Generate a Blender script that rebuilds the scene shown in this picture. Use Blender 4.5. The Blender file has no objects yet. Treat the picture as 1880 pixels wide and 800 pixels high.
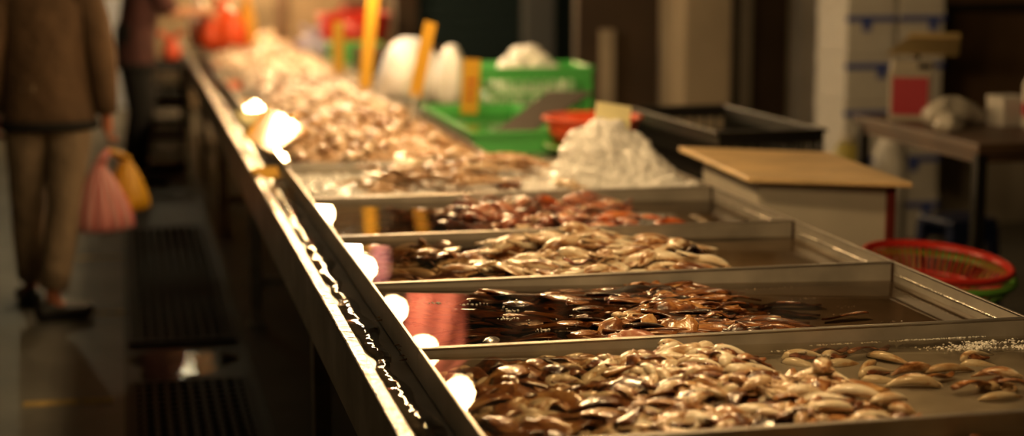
import bpy, math, random
from mathutils import Vector, Matrix, Euler
C = bpy.context.scene.collection
PI = math.pi
R = random.Random(11)

# ------------------------------------------------------------------ helpers
class MB:
    """collects shapes for ONE mesh object"""
    def __init__(s): s.v = []; s.f = []
    def box(s, x0, x1, y0, y1, z0, z1):
        b = len(s.v)
        s.v += [(x, y, z) for z in (z0, z1) for y in (y0, y1) for x in (x0, x1)]
        s.f += [tuple(b+i for i in q) for q in ((0,2,3,1),(4,5,7,6),(0,1,5,4),(2,6,7,3),(0,4,6,2),(1,3,7,5))]
        return s
    def hexa(s, bot, top):
        b = len(s.v); s.v += list(bot)+list(top)
        s.f += [tuple(b+i for i in q) for q in ((3,2,1,0),(4,5,6,7),(0,1,5,4),(1,2,6,5),(2,3,7,6),(3,0,4,7))]
        return s
    def rings(s, rings, closed=True, cap0=True, cap1=True):
        n = len(rings[0]); b = len(s.v)
        for r in rings: s.v += [tuple(p) for p in r]
        for i in range(len(rings)-1):
            for j in range(n if closed else n-1):
                k = (j+1) % n
                s.f.append((b+i*n+j, b+i*n+k, b+(i+1)*n+k, b+(i+1)*n+j))
        if cap0: s.f.append(tuple(b+j for j in reversed(range(n))))
        if cap1: s.f.append(tuple(b+(len(rings)-1)*n+j for j in range(n)))
        return s
    def loft(s, pts, wid, hei, n=10, up=(0,0,1), twist=None):
        """elliptic tube along pts: half width across, half height along up"""
        P = [Vector(p) for p in pts]; rs = []
        for i, p in enumerate(P):
            t = (P[min(i+1, len(P)-1)] - P[max(i-1, 0)])
            t = t.normalized() if t.length > 1e-9 else Vector((1,0,0))
            u = Vector(up); 
            if abs(u.dot(t)) > .97: u = Vector((0,1,0)) if abs(t.y) < .9 else Vector((1,0,0))
            sd = t.cross(u).normalized(); un = sd.cross(t).normalized()
            if twist:
                c, q = math.cos(twist[i]), math.sin(twist[i]); sd, un = sd*c+un*q, un*c-sd*q
            rs.append([p + sd*(wid[i]*math.cos(a)) + un*(hei[i]*math.sin(a)) for a in (2*PI*j/n for j in range(n))])
        return s.rings(rs)
    def tube(s, pts, r, n=8):
        rr = r if isinstance(r, (list, tuple)) else [r]*len(pts)
        return s.loft(pts, rr, rr, n)
    def lathe(s, prof, c=(0,0,0), n=24, sx=1, sy=1, cap0=True, cap1=True, wob=None):
        rs = []
        for i, (r, z) in enumerate(prof):
            rs.append([(c[0]+sx*r*(1+(wob(a, i) if wob else 0))*math.cos(a), c[1]+sy*r*(1+(wob(a, i) if wob else 0))*math.sin(a), c[2]+z) for a in (2*PI*j/n for j in range(n))])
        return s.rings(rs, True, cap0, cap1)
    def ball(s, c, rx, ry=None, rz=None, n=8, m=5, jit=0, rnd=R):
        ry = rx if ry is None else ry; rz = rx if rz is None else rz
        rs = []
        for i in range(m+1):
            th = PI*(i+.02)/(m+.04); q = math.sin(th); z = -math.cos(th)
            rs.append([(c[0]+rx*q*math.cos(a)*(1+rnd.uniform(-jit,jit)), c[1]+ry*q*math.sin(a)*(1+rnd.uniform(-jit,jit)), c[2]+rz*z*(1+rnd.uniform(-jit,jit)*.5)) for a in (2*PI*j/n for j in range(n))])
        return s.rings(rs)
    def mesh(s, name, mat, smooth=True):
        me = bpy.data.meshes.new(name); me.from_pydata([tuple(v) for v in s.v], [], s.f); me.update()
        if mat: me.materials.append(mat)
        if smooth:
            me.polygons.foreach_set('use_smooth', [True]*len(me.polygons))
        return me
    def build(s, name, mat, parent=None, smooth=False, bevel=0, loc=None, rot=None):
        o = bpy.data.objects.new(name, s.mesh(name, mat, smooth)); C.objects.link(o)
        if parent: o.parent = parent
        if loc: o.location = loc
        if rot: o.rotation_euler = rot
        if bevel:
            m = o.modifiers.new('Bevel', 'BEVEL'); m.width = bevel; m.segments = 2; m.limit_method = 'ANGLE'
        return o

def tag(o, label=None, cat=None, group=None, kind=None):
    if label: o['label'] = label
    if cat: o['category'] = cat
    if group: o['group'] = group
    if kind: o['kind'] = kind
    return o
def empty(name, loc, rz=0, label=None, cat=None, group=None):
    o = bpy.data.objects.new(name, None); C.objects.link(o); o.location = loc; o.rotation_euler = (0, 0, rz)
    return tag(o, label, cat, group)
def kids(o): return [c for c in bpy.data.objects if c.parent == o]

# ------------------------------------------------------------------ materials
def newmat(name):
    m = bpy.data.materials.new(name); m.use_nodes = True
    nt = m.node_tree; return m, nt, nt.nodes['Principled BSDF']
def bump(nt, bs, scale, strength, dist=.01, vec=None, detail=3, stretch=None):
    tc = nt.nodes.new('ShaderNodeTexCoord'); n = nt.nodes.new('ShaderNodeTexNoise'); b = nt.nodes.new('ShaderNodeBump')
    n.inputs['Scale'].default_value = scale; n.inputs['Detail'].default_value = detail
    src = tc.outputs['Object']
    if stretch:
        mp = nt.nodes.new('ShaderNodeMapping'); mp.inputs['Scale'].default_value = stretch
        nt.links.new(src, mp.inputs['Vector']); src = mp.outputs['Vector']
    nt.links.new(src, n.inputs['Vector']); nt.links.new(n.outputs['Fac'], b.inputs['Height'])
    b.inputs['Strength'].default_value = strength; b.inputs['Distance'].default_value = dist
    nt.links.new(b.outputs['Normal'], bs.inputs['Normal']); return n
def plain(name, col, rough=.5, metal=0, bsc=0, bst=.2, var=0, vsc=6, emit=None, es=0, trans=0, bdist=.01, stretch=None, spec=.5):
    m, nt, b = newmat(name)
    b.inputs['Base Color'].default_value = (*col, 1); b.inputs['Roughness'].default_value = rough; b.inputs['Metallic'].default_value = metal
    b.inputs['Specular IOR Level'].default_value = spec
    if trans: b.inputs['Transmission Weight'].default_value = trans
    if emit: b.inputs['Emission Color'].default_value = (*emit, 1); b.inputs['Emission Strength'].default_value = es
    if bsc: bump(nt, b, bsc, bst, bdist, stretch=stretch)
    if var:
        tc = nt.nodes.new('ShaderNodeTexCoord'); n = nt.nodes.new('ShaderNodeTexNoise'); n.inputs['Scale'].default_value = vsc; n.inputs['Detail'].default_value = 5
        r = nt.nodes.new('ShaderNodeValToRGB'); r.color_ramp.elements[0].position = .3; r.color_ramp.elements[1].position = .7
        r.color_ramp.elements[0].color = (*[c*(1-var) for c in col], 1); r.color_ramp.elements[1].color = (*[min(1, c*(1+var)) for c in col], 1)
        nt.links.new(tc.outputs['Object'], n.inputs['Vector']); nt.links.new(n.outputs['Fac'], r.inputs['Fac']); nt.links.new(r.outputs['Color'], b.inputs['Base Color'])
    return m
def flesh(name, stops, scale=30, shift=.3, rough=.28, bsc=160, bst=.35, streak=(1,1,1)):
    """wet skin: a blotchy ramp that differs from animal to animal"""
    m, nt, b = newmat(name); L = nt.links
    tc = nt.nodes.new('ShaderNodeTexCoord'); oi = nt.nodes.new('ShaderNodeObjectInfo')
    mp = nt.nodes.new('ShaderNodeMapping'); mp.inputs['Scale'].default_value = streak
    ad = nt.nodes.new('ShaderNodeVectorMath'); ad.operation = 'ADD'
    mu = nt.nodes.new('ShaderNodeMath'); mu.operation = 'MULTIPLY'; mu.inputs[1].default_value = 37.
    L.new(oi.outputs['Random'], mu.inputs[0]); L.new(tc.outputs['Object'], mp.inputs['Vector']); L.new(mp.outputs['Vector'], ad.inputs[0]); L.new(mu.outputs[0], ad.inputs[1])
    n = nt.nodes.new('ShaderNodeTexNoise'); n.inputs['Scale'].default_value = scale; n.inputs['Detail'].default_value = 6; n.inputs['Roughness'].default_value = .62
    L.new(ad.outputs[0], n.inputs['Vector'])
    s2 = nt.nodes.new('ShaderNodeMath'); s2.operation = 'MULTIPLY_ADD'; s2.inputs[1].default_value = shift; s2.inputs[2].default_value = -shift/2
    L.new(oi.outputs['Random'], s2.inputs[0])
    a2 = nt.nodes.new('ShaderNodeMath'); a2.operation = 'ADD'; L.new(n.outputs['Fac'], a2.inputs[0]); L.new(s2.outputs[0], a2.inputs[1])
    r = nt.nodes.new('ShaderNodeValToRGB'); e = r.color_ramp.elements
    while len(e) < len(stops): e.new(.5)
    for k, (p, c) in enumerate(stops): e[k].position = p; e[k].color = (*c, 1)
    L.new(a2.outputs[0], r.inputs['Fac']); L.new(r.outputs['Color'], b.inputs['Base Color'])
    b.inputs['Roughness'].default_value = rough; b.inputs['Specular IOR Level'].default_value = .6
    b.inputs['Coat Weight'].default_value = .35; b.inputs['Coat Roughness'].default_value = .08
    bump(nt, b, bsc, bst, .003)
    return m
def water_mat(name, tint, rs=9, st=.12, fine=.0):
    m, nt, b = newmat(name); nt.nodes.remove(b); L = nt.links
    out = [x for x in nt.nodes if x.type == 'OUTPUT_MATERIAL'][0]
    t = nt.nodes.new('ShaderNodeBsdfTransparent'); t.inputs['Color'].default_value = (*tint, 1)
    g = nt.nodes.new('ShaderNodeBsdfGlossy'); g.inputs['Roughness'].default_value = .015
    fr = nt.nodes.new('ShaderNodeFresnel'); fr.inputs['IOR'].default_value = 1.33
    mx = nt.nodes.new('ShaderNodeMixShader'); L.new(fr.outputs[0], mx.inputs[0]); L.new(t.outputs[0], mx.inputs[1]); L.new(g.outputs[0], mx.inputs[2]); L.new(mx.outputs[0], out.inputs['Surface'])
    tc = nt.nodes.new('ShaderNodeTexCoord'); n = nt.nodes.new('ShaderNodeTexNoise'); n.inputs['Scale'].default_value = rs; n.inputs['Detail'].default_value = 1.5
    bp = nt.nodes.new('ShaderNodeBump'); bp.inputs['Strength'].default_value = st; bp.inputs['Distance'].default_value = .006
    L.new(tc.outputs['Object'], n.inputs['Vector']); L.new(n.outputs['Fac'], bp.inputs['Height'])
    for q in (g.inputs['Normal'], fr.inputs['Normal']): L.new(bp.outputs['Normal'], q)
    return m

LAMP = (1., .64, .285)
M = dict(
 steel   = plain('brushed_steel', (.50,.46,.41), .36, .9, 40, .12, .25, 5, bdist=.004, stretch=(.15,3,3)),
 wetsteel= plain('wet_steel', (.46,.42,.37), .27, .8, 45, .8, .2, 9, bdist=.008),
 apron   = plain('apron_steel', (.46,.41,.34), .42, .35, 30, .15, .3, 7, bdist=.004),
 pan     = plain('pan_steel', (.36,.33,.28), .42, .25, 60, .12, .22, 8, bdist=.003),
 rust    = plain('rusty_seam', (.055,.028,.015), .7, .2, 60, .3, .5, 40),
 floor   = plain('wet_concrete_floor', (.105,.10,.082), .45, 0, 25, .35, .35, 2.2, bdist=.01),
 puddle  = water_mat('floor_water', (.7,.7,.66), 14, .25),
 yellowp = plain('worn_yellow_paint', (.38,.25,.05), .6, 0, 30, .3, .5, 14),
 grate   = plain('grate_iron', (.014,.012,.010), .6, .0, 60, .3),
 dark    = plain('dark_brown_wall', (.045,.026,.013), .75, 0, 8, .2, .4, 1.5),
 ceil    = plain('dark_ceiling', (.02,.018,.015), .9),
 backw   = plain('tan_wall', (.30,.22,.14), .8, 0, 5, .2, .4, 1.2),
 beige   = plain('beige_pillar', (.36,.29,.20), .7, 0, 8, .15, .15, 2),
 greyp   = plain('grey_post', (.30,.27,.23), .55, .2, 10, .1, .15, 3),
 teal    = plain('teal_shutter', (.03,.055,.062), .5, .3, 0),
 foam    = plain('styrofoam', (.62,.60,.56), .7, 0, 90, .2, .06, 20),
 bluet   = plain('blue_tape', (.03,.07,.36), .35),
 green   = plain('green_plastic', (.10,.52,.12), .35, 0, 12, .1),
 lgreen  = plain('light_green_plastic', (.16,.42,.06), .35, 0, 12, .1),
 red     = plain('red_plastic', (.60,.035,.022), .3, 0, 12, .1),
 orange  = plain('orange_red_plastic', (.75,.10,.03), .35),
 black   = plain('black_plastic', (.010,.009,.008), .42, 0, 30, .2),
 wood    = plain('maple_board', (.64,.45,.22), .45, 0, 30, .1, .2, 5, stretch=(.3,6,1)),
 cab     = plain('off_white_cabinet', (.42,.38,.31), .6, 0, 14, .1, .12, 3),
 redtrim = plain('dark_red_trim', (.16,.02,.015), .5),
 table   = plain('brown_table', (.085,.048,.026), .5, 0, 14, .2, .3, 4),
 yellow  = plain('yellow_sign_plastic', (.72,.40,.05), .35),
 paleyel = plain('pale_yellow_card', (.95,.88,.50), .4),
 redink  = plain('red_ink', (.5,.06,.03), .5),
 white   = plain('white_plastic_film', (.74,.72,.68), .3, 0, 22, .8, bdist=.02),
 lilac   = plain('lilac_plastic_film', (.42,.40,.60), .3, 0, 22, .6, bdist=.02),
 dimplas = plain('milky_bag', (.45,.42,.36), .35, 0, 25, .7, bdist=.02),
 ice     = plain('crushed_ice', (.96,.96,.94), .22, 0, 90, .5, bdist=.006),
 ice2    = plain('slushy_ice', (.66,.62,.54), .25, 0, 90, .5, .2, 14, bdist=.006),
 slab    = plain('grey_scoop', (.13,.12,.11), .45, .3),
 brass   = plain('brass_plate', (.55,.42,.20), .3, .9),
 scarlet = plain('crimson_panel', (.42,.02,.04), .4),
 navy    = plain('navy_plastic', (.012,.022,.07), .4),
 coat    = plain('brown_jacket_cloth', (.115,.066,.034), .85, 0, 14, .6, .25, 5, bdist=.03),
 hem     = plain('dark_hem', (.012,.010,.009), .9),
 trouser = plain('khaki_trousers', (.25,.18,.115), .85, 0, 14, .6, .15, 6, bdist=.03),
 maroon  = plain('maroon_cloth', (.085,.030,.026), .85, 0, 14, .5, .2, 5, bdist=.03),
 blackc  = plain('black_cloth', (.012,.011,.010), .9),
 skin    = plain('skin', (.55,.27,.16), .5, 0, 60, .1),
 skin2   = plain('ruddy_skin', (.42,.15,.08), .5, 0, 60, .1),
 shoe    = plain('black_shoe', (.010,.009,.009), .5),
 hair    = plain('black_hair', (.010,.008,.007), .5),
 paleblue= plain('pale_blue_sheet', (.55,.62,.78), .6),
 cord    = plain('black_cord', (.01,.01,.01), .5),
 socket  = plain('dark_socket', (.03,.03,.03), .4),
 pink    = plain('pink_film', (.85,.26,.26), .35, 0, 10, .5, bdist=.02),
 mauve   = plain('mauve_film', (.50,.26,.42), .35, 0, 10, .5, bdist=.02),
 bubble  = plain('foam_bubbles', (.75,.72,.66), .08, 0),
 # sea food
 pale    = flesh('pale_flesh', [(.34,(.13,.042,.014)),(.43,(.42,.20,.075)),(.52,(.74,.58,.38)),(.66,(.86,.76,.58))], 30, .20, streak=(.5,1.4,1.4)),
 cream   = flesh('cream_flesh', [(.31,(.30,.12,.04)),(.41,(.64,.42,.22)),(.50,(.82,.70,.50)),(.7,(.88,.80,.63))], 26, .18, streak=(.5,1.4,1.4)),
 brown   = flesh('brown_skin', [(.32,(.035,.014,.008)),(.46,(.17,.055,.018)),(.58,(.38,.16,.05)),(.72,(.60,.36,.15))], 34, .25),
 dark_sq = flesh('dark_skin', [(.34,(.014,.008,.005)),(.46,(.075,.026,.010)),(.57,(.22,.075,.022)),(.70,(.42,.19,.06))], 30, .28, .24, streak=(.5,2,2)),
 amber   = flesh('amber_flesh', [(.32,(.09,.03,.01)),(.46,(.30,.12,.035)),(.58,(.50,.27,.10)),(.72,(.66,.46,.26))], 22, .2, .2),
 redsq   = flesh('reddish_skin', [(.34,(.035,.012,.010)),(.46,(.26,.065,.03)),(.60,(.50,.19,.10)),(.74,(.66,.42,.28))], 28, .30),
 orangsq = flesh('orange_skin', [(.34,(.20,.04,.01)),(.5,(.62,.13,.03)),(.7,(.75,.34,.12))], 24, .2),
 guts    = flesh('brown_innards', [(.35,(.04,.014,.008)),(.5,(.24,.075,.03)),(.65,(.48,.24,.10))], 60, .2),
 tent    = flesh('tentacle_flesh', [(.3,(.30,.12,.06)),(.45,(.62,.42,.24)),(.65,(.80,.66,.45))], 60, .2),
 clam    = flesh('tan_shell', [(.30,(.20,.09,.04)),(.44,(.52,.30,.15)),(.58,(.74,.54,.34)),(.72,(.86,.74,.54))], 40, .35),
 pinksh  = flesh('pinkish_shell', [(.28,(.48,.27,.17)),(.42,(.80,.58,.42)),(.62,(.92,.80,.66))], 40, .3),
)
def bagmat(name, c1, c2, n):
    m, nt, b = newmat(name); L = nt.links
    tc = nt.nodes.new('ShaderNodeTexCoord'); g = nt.nodes.new('ShaderNodeTexGradient'); g.gradient_type = 'RADIAL'
    mu = nt.nodes.new('ShaderNodeMath'); mu.operation = 'MULTIPLY'; mu.inputs[1].default_value = n*2*PI
    s = nt.nodes.new('ShaderNodeMath'); s.operation = 'SINE'
    r = nt.nodes.new('ShaderNodeValToRGB'); r.color_ramp.elements[0].color = (*c1, 1); r.color_ramp.elements[1].color = (*c2, 1)
    ma = nt.nodes.new('ShaderNodeMath'); ma.operation = 'MULTIPLY_ADD'; ma.inputs[1].default_value = .5; ma.inputs[2].default_value = .5
    L.new(tc.outputs['Object'], g.inputs['Vector']); L.new(g.outputs['Fac'], mu.inputs[0]); L.new(mu.outputs[0], s.inputs[0]); L.new(s.outputs[0], ma.inputs[0]); L.new(ma.outputs[0], r.inputs['Fac']); L.new(r.outputs['Color'], b.inputs['Base Color'])
    b.inputs['Roughness'].default_value = .35
    return m
M['pinkbag'] = bagmat('striped_pink_bag', (.62,.10,.11), (.62,.36,.34), 14)
M['yellbag'] = bagmat('yellow_bag', (.68,.38,.02), (.62,.30,.02), 9)
M['water'] = water_mat('clear_water', (.90,.86,.78), 6, .035)
M['watertan'] = water_mat('tan_water', (.80,.68,.54), 6, .035)
M['gutterw'] = water_mat('gutter_water', (.8,.74,.64), 30, .5)
M['waterdark'] = water_mat('brown_water', (.62,.52,.42), 6, .035)
def bulb_mat(name, col, s):
    m, nt, b = newmat(name); b.inputs['Base Color'].default_value = (.8,.8,.8,1)
    b.inputs['Emission Color'].default_value = (*col, 1); b.inputs['Emission Strength'].default_value = s; return m
BULB = 190.
M['bulb'] = bulb_mat('glowing_bulb', LAMP, BULB)
M['bulbgreen'] = bulb_mat('glowing_tube_white_bulb', (1., .84, .50), 70.)
M['aislefill'] = bulb_mat('added_aisle_fill', (1., .80, .46), 55.)
M['bulbfill'] = bulb_mat('added_fill_bulb', LAMP, 110.)
M['bulbfar'] = bulb_mat('glowing_far_bulb', LAMP, BULB*1.5)
M['bulbcool'] = bulb_mat('glowing_cool_bulb', (1., .84, .60), BULB)

TX0_ = .44
# ------------------------------------------------------------------ setting
def struct(name, mb, mat): return tag(mb.build(name, mat), kind='structure')
struct('floor', MB().box(-4.5, 6.6, -1.5, 21, -.1, 0), M['floor'])
struct('ceiling', MB().box(-4.5, 6.6, -1.5, 21, 3.4, 3.5), M['ceil'])
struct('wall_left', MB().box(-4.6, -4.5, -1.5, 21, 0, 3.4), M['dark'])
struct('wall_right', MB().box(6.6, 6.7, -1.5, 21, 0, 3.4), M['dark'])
struct('wall_back', MB().box(-4.5, 6.6, 21, 21.1, 0, 3.4), M['backw'])
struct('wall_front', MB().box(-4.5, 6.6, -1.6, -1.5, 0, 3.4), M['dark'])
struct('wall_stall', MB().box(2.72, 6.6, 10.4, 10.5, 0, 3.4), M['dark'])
struct('pillar', MB().box(3.24, 3.52, 9.85, 10.38, 0, 3.39), M['beige'])
struct('trim_1', MB().box(2.86, 2.93, 10.3, 10.395, 0, 1.05), M['beige'])
struct('trim_2', MB().box(3.70, 3.78, 10.2, 10.395, 0, 3.39), M['greyp'])
struct('trim_3', MB().box(4.02, 4.13, 9.7, 10.1, 0, 3.39).box(3.98, 4.02, 9.85, 10.1, 0, 3.39), M['greyp'])
# teal roller shutter beyond the table
sh = MB()
for k in range(34): sh.tube([(2.25, 13.6, .04+k*.1), (4.2, 13.6, .04+k*.1)], .052, 8)
struct('trim_4', sh, M['teal'])
struct('wall_inner', MB().box(4.32, 6.58, 8.96, 9.05, .51, 3.39), plain('brown_inner_wall', (.17,.10,.05), .8, 0, 6, .2, .3, 2))
struct('trim_6', MB().box(3.02, 3.24, 13.1, 13.3, 0, 3.39), plain('bluegrey_post', (.11,.12,.13), .5))
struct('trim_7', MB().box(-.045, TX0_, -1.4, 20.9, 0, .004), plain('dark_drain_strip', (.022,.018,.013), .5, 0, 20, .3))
struct('wall_partition', MB().box(.55, 2.45, 16.6, 16.7, 0, 3.39), M['backw'])
struct('trim_5', MB().box(2.05, 2.22, 13.4, 13.7, 0, 3.39), M['dark'])
struct('wall_tile', MB().box(3.62, 6.58, 8.95, 9.05, 0, .50), M['cab'])

# floor: drain grates, lines, puddle
def grate(x0, x1, y0, y1, label):
    t = empty('drain_grate', ((x0+x1)/2, (y0+y1)/2, .004), 0, label, 'drain grate', 'floor drain grates by the stall')
    w, d = (x1-x0)/2, (y1-y0)/2
    MB().box(-w, w, -d, -d+.03, .001, .018).box(-w, w, d-.03, d, .001, .018).box(-w, -w+.03, -d+.03, d-.03, .001, .018).box(w-.03, w, -d+.03, d-.03, .001, .018).build('frame', M['grate'], t)
    MB().box(-w+.03, w-.03, -d+.03, d-.03, .0005, .002).build('drain_pit', M['black'], t)
    for k in range(9):
        x = -w+.05+(2*w-.1)*k/8
        MB().box(x-.008, x+.008, -d+.03, d-.03, .003, .017).build('bar', M['grate'], t)
    n = int(2*d/.07); c = MB()
    for k in range(n):
        y = -d+.05+(2*d-.1)*k/(n-1); c.box(-w+.03, w-.03, y-.005, y+.005, .003, .014)
    c.build('cross_rods', M['grate'], t)
grate(-.03, .40, 4.3, 6.25, 'iron floor drain grate close to the camera beside the stall')
grate(-.03, .40, 6.88, 9.72, 'long iron floor drain grate beyond the puddle')
pd = MB(); ring = []
for k in range(28):
    a = 2*PI*k/28; q = 1+.18*math.sin(3*a+1)+.1*math.sin(5*a)
    ring.append((.16+.19*q*math.cos(a), 6.57+.24*q*math.sin(a), .0055))
pd.v = ring; pd.f = [tuple(range(28))]
tag(pd.build('puddle', M['puddle']), 'shiny puddle on the floor between the two drain grates', 'puddle', kind='stuff')
for x0, x1, y, lab in ((-.39,-.085,6.10,'worn yellow line painted on floor near the first grate'), (-.27,-.04,8.95,'faint yellow floor line beyond the walking person'), (-.21,-.04,7.58,'short faint yellow floor line beside the black shoe')):
    l = MB().box(x0, x0+(x1-x0)*.62, y-.035, y+.035, 0, .0015).box(x0+(x1-x0)*.65, x1, y-.04, y+.03, 0, .0015)
    tag(l.build('floor_line', M['yellowp']), lab, 'floor marking', 'yellow floor lines')

# ------------------------------------------------------------------ display table
TX0, TX1 = .428, 1.905
T = empty('display_table', (1.2, 8.4, 0), 0, 'long stainless steel seafood display table with wet front lip', 'table')
def tb(mb, name, mat, sm=False, bev=0):
    mb.v = [(x-1.2, y-8.4, z) for x, y, z in mb.v]; return mb.build(name, mat, T, sm, bev)
lip = MB(); n = 260
def liprow(x, z, a):
    return [(x+a*math.sin(k*1.7)*.0, 1.5+13.9*k/n, z) for k in range(n+1)]
lip.box(TX0, TX0+.028, 1.5, 15.4, .762, .770)
tb(lip, 'front_lip', M['wetsteel'], bev=.003)
tb(MB().box(TX0, TX0+.005, 1.5, 15.4, .622, .762).box(TX0, TX0+.03, 1.5, 15.4, .617, .622), 'apron', M['apron'])
tb(MB().box(TX0+.024, TX0+.028, 1.5, 15.4, .735, .762), 'gutter_wall', M['wetsteel'])
tb(MB().box(TX0+.012, TX1, 1.5, 15.4, .715, .735), 'bed', M['steel'])
tb(MB().box(TX1-.01, TX1, 1.5, 15.4, .64, .735), 'back_rail', M['steel'])
for y in (2.4, 4.7, 7.2, 9.6, 12, 14.8):
    for x in (.50, 1.83):
        tb(MB().box(x-.025, x+.025, y-.025, y+.025, .0, .715).box(x-.04, x+.04, y-.04, y+.04, 0, .012), 'leg', M['apron'], bev=.004)
    tb(MB().box(.525, 1.805, y-.015, y+.015, .16, .20), 'stretcher', M['apron'])
# water trickling in the gutter
tr = MB(); rows = []
rr = random.Random(4); ph = rr.uniform(0, 6)
for k in range(420):
    y = 1.6+k*.0325
    a = .470+.010*math.sin(y*9+ph)+.006*math.sin(y*31); b = .520+.010*math.sin(y*7)+.008*math.sin(y*23+2)
    rows.append([(a, y, .736), (a+.006, y, .7405), ((a+b)/2, y, .7415+.001*math.sin(y*50)), (b-.005, y, .7405), (b, y, .736)])
tr.rings(rows[::1], False, False, False)
tag(tr.build('gutter_water', M['gutterw'], None, True), 'thin stream of water running in the gutter behind the front lip', 'water', kind='stuff')

# ------------------------------------------------------------------ trays
RIM, BOT = .80, .745
def tray(y0, y1, label, x0=.545, x1=1.872, group='steel trays on the display table', rim=RIM):
    cx, cy = (x0+x1)/2, (y0+y1)/2
    t = empty('steel_tray', (cx, cy, .735), 0, label, 'tray', group)
    w, d = (x1-x0)/2, (y1-y0)/2-.0015; h = rim-.735; th = .003
    p = MB()
    p.box(-w, w, -d, d, .003, .010)
    p.box(-w, -w+th, -d, d, .010, h-.003).box(w-th, w, -d, d, .010, h-.003)
    p.box(-w+th, w-th, -d, -d+th, .010, h-.003).box(-w+th, w-th, d-th, d, .010, h-.003)
    p.build('pan', M['pan'], t)
    r = MB()
    for a in ((-w, -w+.007, -d, d), (w-.007, w, -d, d)): r.box(*a, h-.003, h)
    for a in ((-w+.007, w-.007, -d, -d+.006), (-w+.007, w-.007, d-.006, d)): r.box(*a, h-.003, h)
    r.build('rim', M['steel'], t, bevel=.0012)
    for sx in (-1, 1):
        MB().box(min(sx*(w-.003), sx*(w-.009)), max(sx*(w-.003), sx*(w-.009)), d-.008, d-.003, .012, h-.004).build('corner_seam', M['rust'], t)
    if x1 > 1.8: MB().loft([(w-.005, -d+.01+(2*d-.03)*k/12, .0345) for k in range(13)], [.0022]*13, [.0022]*13, 6).build('weld_bead', M['wetsteel'], t)
    return t
def water(y0, y1, zl, zr, mat, label, x0=.545, x1=1.872, xe=None):
    xe = xe or x1-.0085; m = MB(); nx, ny = 30, 16; rows = []
    for i in range(nx+1):
        x = x0+.004+(xe-x0-.004)*i/nx; rows.append([(x, y0+.006+(y1-y0-.016)*j/ny, zl+(zr-zl)*i/nx) for j in range(ny+1)])
    m.rings(rows[::-1], False, False, False)
    return tag(m.build('tray_water', mat, None, True), label, 'water', kind='stuff')
YB = [1.955, 2.64, 3.32, 3.995, 4.665, 5.385, 6.18]
tray(YB[0], YB[1], 'steel tray in the bottom corner of the picture, nearest the camera')
tray(YB[1], YB[2], 'steel tray crowded with small cream squid and brown skins')
tray(YB[2], YB[3], 'steel tray of long dark squid with bare steel at one end')
tray(YB[3], YB[4], 'steel tray heaped with large cream squid')
tray(YB[4], YB[5], 'steel tray of reddish brown squid just before the ice')
tray(YB[5], YB[6], 'steel tray filled with crushed ice and tentacles')
far = [(6.26, 7.93, 'steel tray piled with tan clams beyond the ice tray'), (8.0, 9.38, 'steel tray of pinkish clams by the tall yellow sign'), (9.44, 10.9, 'steel tray of pinkish clams past the tall yellow sign'), (10.96, 12.5, 'steel tray of pale clams before the red bag'), (12.56, 15.2, 'steel tray at the far end of the table')]
for y0, y1, l in far: tray(y0, y1, l, .545, 1.33, 'shellfish trays on the far half of the table')
water(YB[0], YB[1], .772, .766, M['water'], 'clear water in the tray nearest the camera')
water(YB[1], YB[2], .788, .762, M['water'], 'water around the small cream squid')
water(YB[2], YB[3], .789, .752, M['waterdark'], 'brownish water around the long dark squid')
water(YB[3], YB[4], .789, .752, M['watertan'], 'water around the large cream squid')
water(YB[4], YB[5], .789, .752, M['waterdark'], 'dark water around the reddish squid')
for (y0, y1, l), w in zip(far, ('among the tan clams', 'among the pinkish clams by the tall yellow sign', 'among the pinkish clams past the tall yellow sign', 'among the pale clams', 'in the far end tray')):
    water(y0, y1, .778, .772, M['water'], 'thin water '+w, .545, 1.33)

# ------------------------------------------------------------------ seafood shapes (length along x, base at z=0)
def prof(t, a=.55, b=.9): return (t**a)*((1-t)**b)/((a/(a+b))**a*((b/(a+b))**b))
def g_mantle(rnd, L, W, H, bend=.25, flat=False):
    n = 11; p = []; w = []; h = []; arch = rnd.uniform(0, .12)*L
    bs = rnd.uniform(-bend, bend)
    a, b = rnd.uniform(.48, .68), rnd.uniform(.95, 1.7)
    for i in range(n):
        t = .012+.976*i/(n-1); q = prof(t, a, b)
        hh = H/2*max(.12, q); p.append((L*(t-.5), L*bs*(t-.5)**2*2, hh+arch*math.sin(PI*t)*.4)); w.append(W/2*max(.08, q)); h.append(hh)
    return MB().loft(p, w, h, 10)
def g_split(rnd, L, W, H):
    m = MB(); op = rnd.uniform(.14, .34)
    for s in (-1, 1):
        n = 10; p = []; w = []; h = []; c, q = math.cos(s*op), math.sin(s*op)
        for i in range(n):
            t = .012+.976*i/(n-1); f = prof(t, .52, 1.15); x = L*t*(1 if s > 0 else rnd.uniform(.99,1)); y = s*W*.28*math.sin(PI*t)
            p.append((x*c-y*q-L/2, x*q+y*c, H/2*max(.2, f)+.004*s)); w.append(W*.36*max(.1, f)); h.append(H/2*max(.15, f))
        m.loft(p, w, h, 10, twist=[s*.35]*n)
    return m
def g_strip(rnd, L, W, H):
    n = 14; p = []; w = []; h = []; tw = []; f1, f2 = rnd.uniform(4, 9), rnd.uniform(0, 6); b = rnd.uniform(-.25, .25); tm = rnd.uniform(-.7, .7)
    for i in range(n):
        t = i/(n-1); q = max(.15, math.sin(PI*(.06+.88*t))**.6)
        p.append((L*(t-.5), L*b*(t-.5)**2*2, H*.5+H*.55*(1+math.sin(f1*t+f2))*.5)); w.append(W/2*q*rnd.uniform(.8, 1.1)); h.append(max(.0016, H*.16)); tw.append(tm*math.sin(f1*t*.6+f2))
    return MB().loft(p, w, h, 10, twist=tw)
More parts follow.
